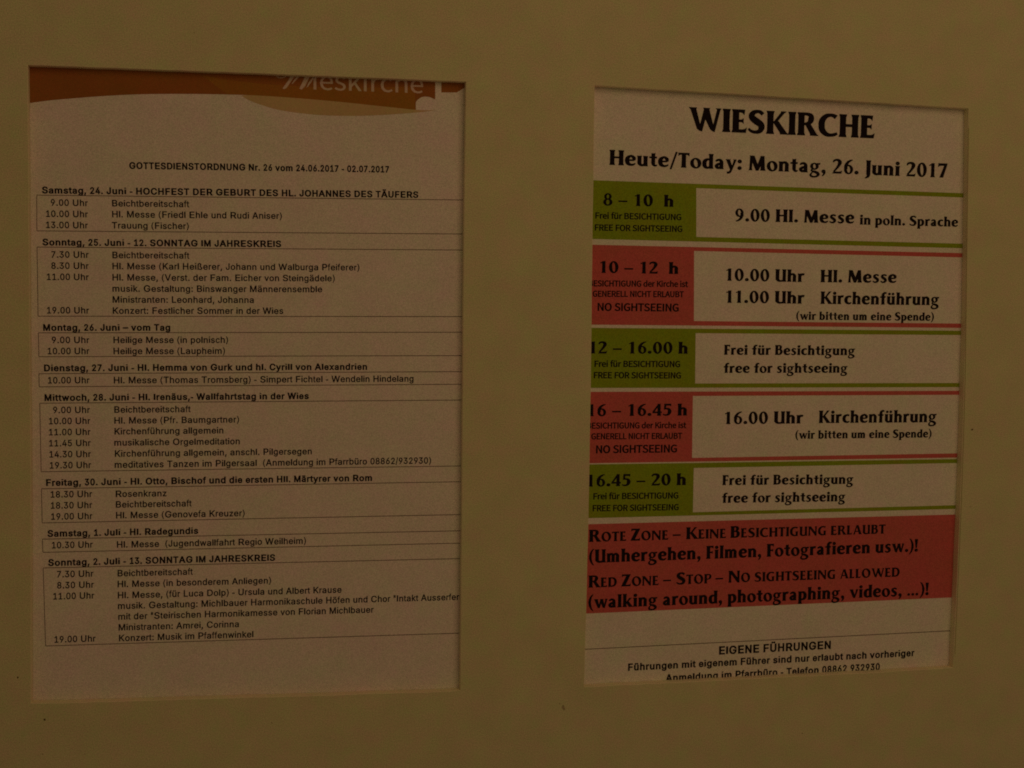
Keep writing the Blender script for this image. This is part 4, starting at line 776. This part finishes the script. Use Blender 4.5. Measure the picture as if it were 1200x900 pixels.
for a, b, c, d in BOXES:
    vs, fs = [], []
    for (p, q) in ((a, b), (c, d)):
        s = (q[1] - p[1]) / (q[0] - p[0])
        e = (q[0] + 26, q[1] + s * 26)
        k = len(vs)
        vs += [px(p[0], p[1] - .38, INK_Z), px(e[0], e[1] - .38, INK_Z), px(e[0], e[1] + .38, INK_Z), px(p[0], p[1] + .38, INK_Z)]
        fs.append((k + 3, k + 2, k + 1, k))
    k = len(vs)
    vs += [px(a[0] - .36, a[1] + .4, INK_Z), px(a[0] + .36, a[1] + .4, INK_Z), px(c[0] + .36, c[1] - .4, INK_Z), px(c[0] - .36, c[1] - .4, INK_Z)]
    fs.append((k + 3, k + 2, k + 1, k))
    mesh_object("table_frame", vs, fs, M['rule'], left)

# ---- right sheet: coloured blocks
ZB = BACK + 0.00004


def block(kind, top_l, top_r, bot_l, bot_r, win):
    """coloured label block on the left with thin bars running right above and below a white field"""
    (wx0, wy0, wx1, wy1, wy2, wx2, wy3) = win    # inner field: top-left, top-right y, bottom-left y/x, bottom-right y
    def ext(p, q, d):
        s = (q[1] - p[1]) / (q[0] - p[0]); x = q[0] + d
        return (x, q[1] + s * d)
    tl = (top_l[0] - 26, top_l[1] - 26 * (top_r[1] - top_l[1]) / (top_r[0] - top_l[0]))
    bl = (bot_l[0] - 26, bot_l[1] - 26 * (bot_r[1] - bot_l[1]) / (bot_r[0] - bot_l[0]))
    tr, br = ext(top_l, top_r, 12), ext(bot_l, bot_r, 12)
    it = (wx0, wy0); itr = ext(it, (wx1, wy1), 12)
    ib = (wx2, wy2); ibr = ext(ib, (wx1, wy3), 12)
    label = "%s label block with bars running right" % kind
    return flat(kind + "_block", [bl, tl, tr, itr, it, ib, ibr, br], kind, right, ZB)


#                 top-left        top-right       bottom-left      bottom-right     field
block('green', (695.3, 211.2), (1128, 226.4), (694.4, 280), (1126, 290.8), (816, 220.4, 1128, 231.4, 277.6, 816, 285.6))
block('red', (694.7, 286.8), (1127, 296.6), (693.4, 380.4), (1124, 384.2), (813.4, 294, 1127, 301.6, 376.2, 813.2, 379.2))
block('green', (693.2, 384.2), (1124, 387.6), (692, 454.6), (1122, 453.6), (815.2, 390.4, 1124, 392.6, 449.4, 814.6, 448.8))
block('red', (692, 459.2), (1122, 458), (691, 542.8), (1119.5, 536.2), (812, 464, 1122, 462.6, 536.6, 811, 531.3))
block('green', (690.4, 544.3), (1119.5, 538), (689.5, 607.2), (1117.5, 596.4), (813, 548.4, 1119.5, 542.6, 600.3, 812, 592))
flat("red_block", [(662, 720.2), (662, 615.1), (689.3, 614.3), (1116.7, 603), (1130, 602.6), (1130, 699.5), (1113.4, 700.2), (687.5, 719)], 'red', right, ZB,
     "large red block with four lines of warning text")
rule(660, 762.2, 1125, 738.6, 0.8, right)

FL, FM, HU = 'flare', 'flarelight', 'human'


def RT(font, t, x0, y0, x1, y1, cap, **kw):
    runs = t if isinstance(t, list) else [(font, t, 1)]
    line_of_text(runs, x0, y0, x1, y1, cap, right, **kw)


RT(FL, 'WIESKIRCHE', 806.5, 152.6, 1025, 162.0, 26.6, name='title_line')
RT(FL, 'Heute/Today: Montag, 26. Juni 2017', 714, 193.0, 1110, 208.2, 16.9, name='date_line')
RT(FL, '9.00 Hl. Messe', 861.5, 259.0, 1001, 261.8, 14.6)
RT(FL, 'in poln. Sprache', 1007.5, 263.0, 1122.6, 265.6, 11.4)
RT(FL, '10.00 Uhr', 851, 328.8, 943, 330.4, 14.3)
RT(FL, 'Hl. Messe', 961.5, 330.6, 1050.6, 331.4, 14.3)
RT(FL, '11.00 Uhr', 851, 354.6, 943, 355.8, 14.3)
RT(FL, 'Kirchenführung', 961.5, 356.0, 1100.6, 357.6, 14.3)
RT(FL, '(wir bitten um eine Spende)', 933, 374.6, 1094.4, 375.8, 9.5)
RT(FL, 'Frei für Besichtigung', 848.5, 415.6, 1002, 416.2, 11.4)
RT(FL, 'free for sightseeing', 848, 436.9, 993.2, 436.7, 11.4)
RT(FL, '16.00 Uhr', 849.5, 496.9, 941.6, 496.1, 14.3)
RT(FL, 'Kirchenführung', 959.5, 495.7, 1097.6, 494.6, 14.3)
RT(FL, '(wir bitten um eine Spende)', 932, 514.2, 1091.6, 512.5, 9.5)
RT(FL, 'Frei für Besichtigung', 846.5, 568.4, 1000, 566.9, 11.4)
RT(FL, 'free for sightseeing', 846, 589.2, 990.6, 587.3, 11.4)
RT(FL, '8 – 10  h', 706.8, 240.4, 789.4, 242.3, 13.8, name='hours_line')
RT(FL, '10 – 12  h', 703.4, 319.6, 795, 321, 13.8, name='hours_line')
RT(FL, '2 – 16.00 h', 701, 414.1, 806, 414.4, 13.8, name='hours_line', before='1')
RT(FL, '6 – 16.45 h', 700, 487.6, 805.2, 486.8, 13.8, name='hours_line', before='1')
RT(FL, '6.45 – 20 h', 699, 570, 804, 568.3, 13.8, name='hours_line', before='1')
for x0, x1, y0, y1, X0, X1, Y0, Y1 in ((697.6, 798.4, 256, 257.9, 697, 799.6, 270, 271.7), (696.6, 797, 429.8, 430.1, 695.8, 798, 443.1, 443.4), (695.2, 795, 585.1, 584, 694.4, 795.4, 599.1, 597.7)):
    RT(HU, 'Frei für BESICHTIGUNG', x0, y0, x1, y1, 6.9, name='note_line')
    RT(HU, 'FREE FOR SIGHTSEEING', X0, Y0, X1, Y1, 6.9, name='note_line')
for a in (((695.6, 335.4, 806.4, 336.2), (694.4, 347.6, 801.4, 348.2), (700.2, 364, 795.4, 364.9)), ((693.6, 502.2, 804.4, 501.5), (692.8, 514.8, 799.4, 514), (698.4, 531, 793.4, 529.9))):
    for (x0, y0, x1, y1), t, cp, bf in zip(a, ('ESICHTIGUNG der Kirche ist', 'GENERELL NICHT ERLAUBT', 'NO SIGHTSEEING'), (6.7, 6.7, 8.7), ('B', '', '')):
        RT(HU, t, x0, y0, x1, y1, cp, name='note_line', before=bf)


def small_caps(t):
    runs, cur = [], None
    for ch in t:
        low = ch.islower()
        big = ch.isupper() or ch == '–'
        kind = 's' if low else ('b' if big else cur or 'b')
        if kind != cur or not runs:
            runs.append(['', kind]); cur = kind
        runs[-1][0] += ch.upper()
    return [(FM if k == 's' else FL, s, 0.80 if k == 's' else 1.0) for s, k in runs]


RT(FL, small_caps('Rote Zone – Keine Besichtigung erlaubt'), 690.2, 635.0, 1037.6, 625.2, 13.6, name='warning_line')
RT(FL, '(Umhergehen, Filmen, Fotografieren usw.)!', 690.2, 659.6, 1075.6, 646.2, 14.8, name='warning_line')
RT(FL, small_caps('Red Zone – Stop – No sightseeing allowed'), 689.6, 688.6, 1054.2, 675.6, 13.6, name='warning_line')
RT(FL, '(walking around, photographing, videos, …)!', 689.4, 713.0, 1088.2, 697.2, 14.8, name='warning_line')
RT('sansbold', 'EIGENE FÜHRUNGEN', 842.6, 766.8, 973.6, 760.0, 9.4)
RT('sansbold', 'Führungen mit eigenem Führer sind nur erlaubt nach vorheriger', 736, 785.8, 1071.6, 768.6, 8.1)
RT('sansbold', 'Anmeldung im Pfarrbüro - Telefon 08862 932930', 779.8, 798.5, 1031, 785.0, 8.2)
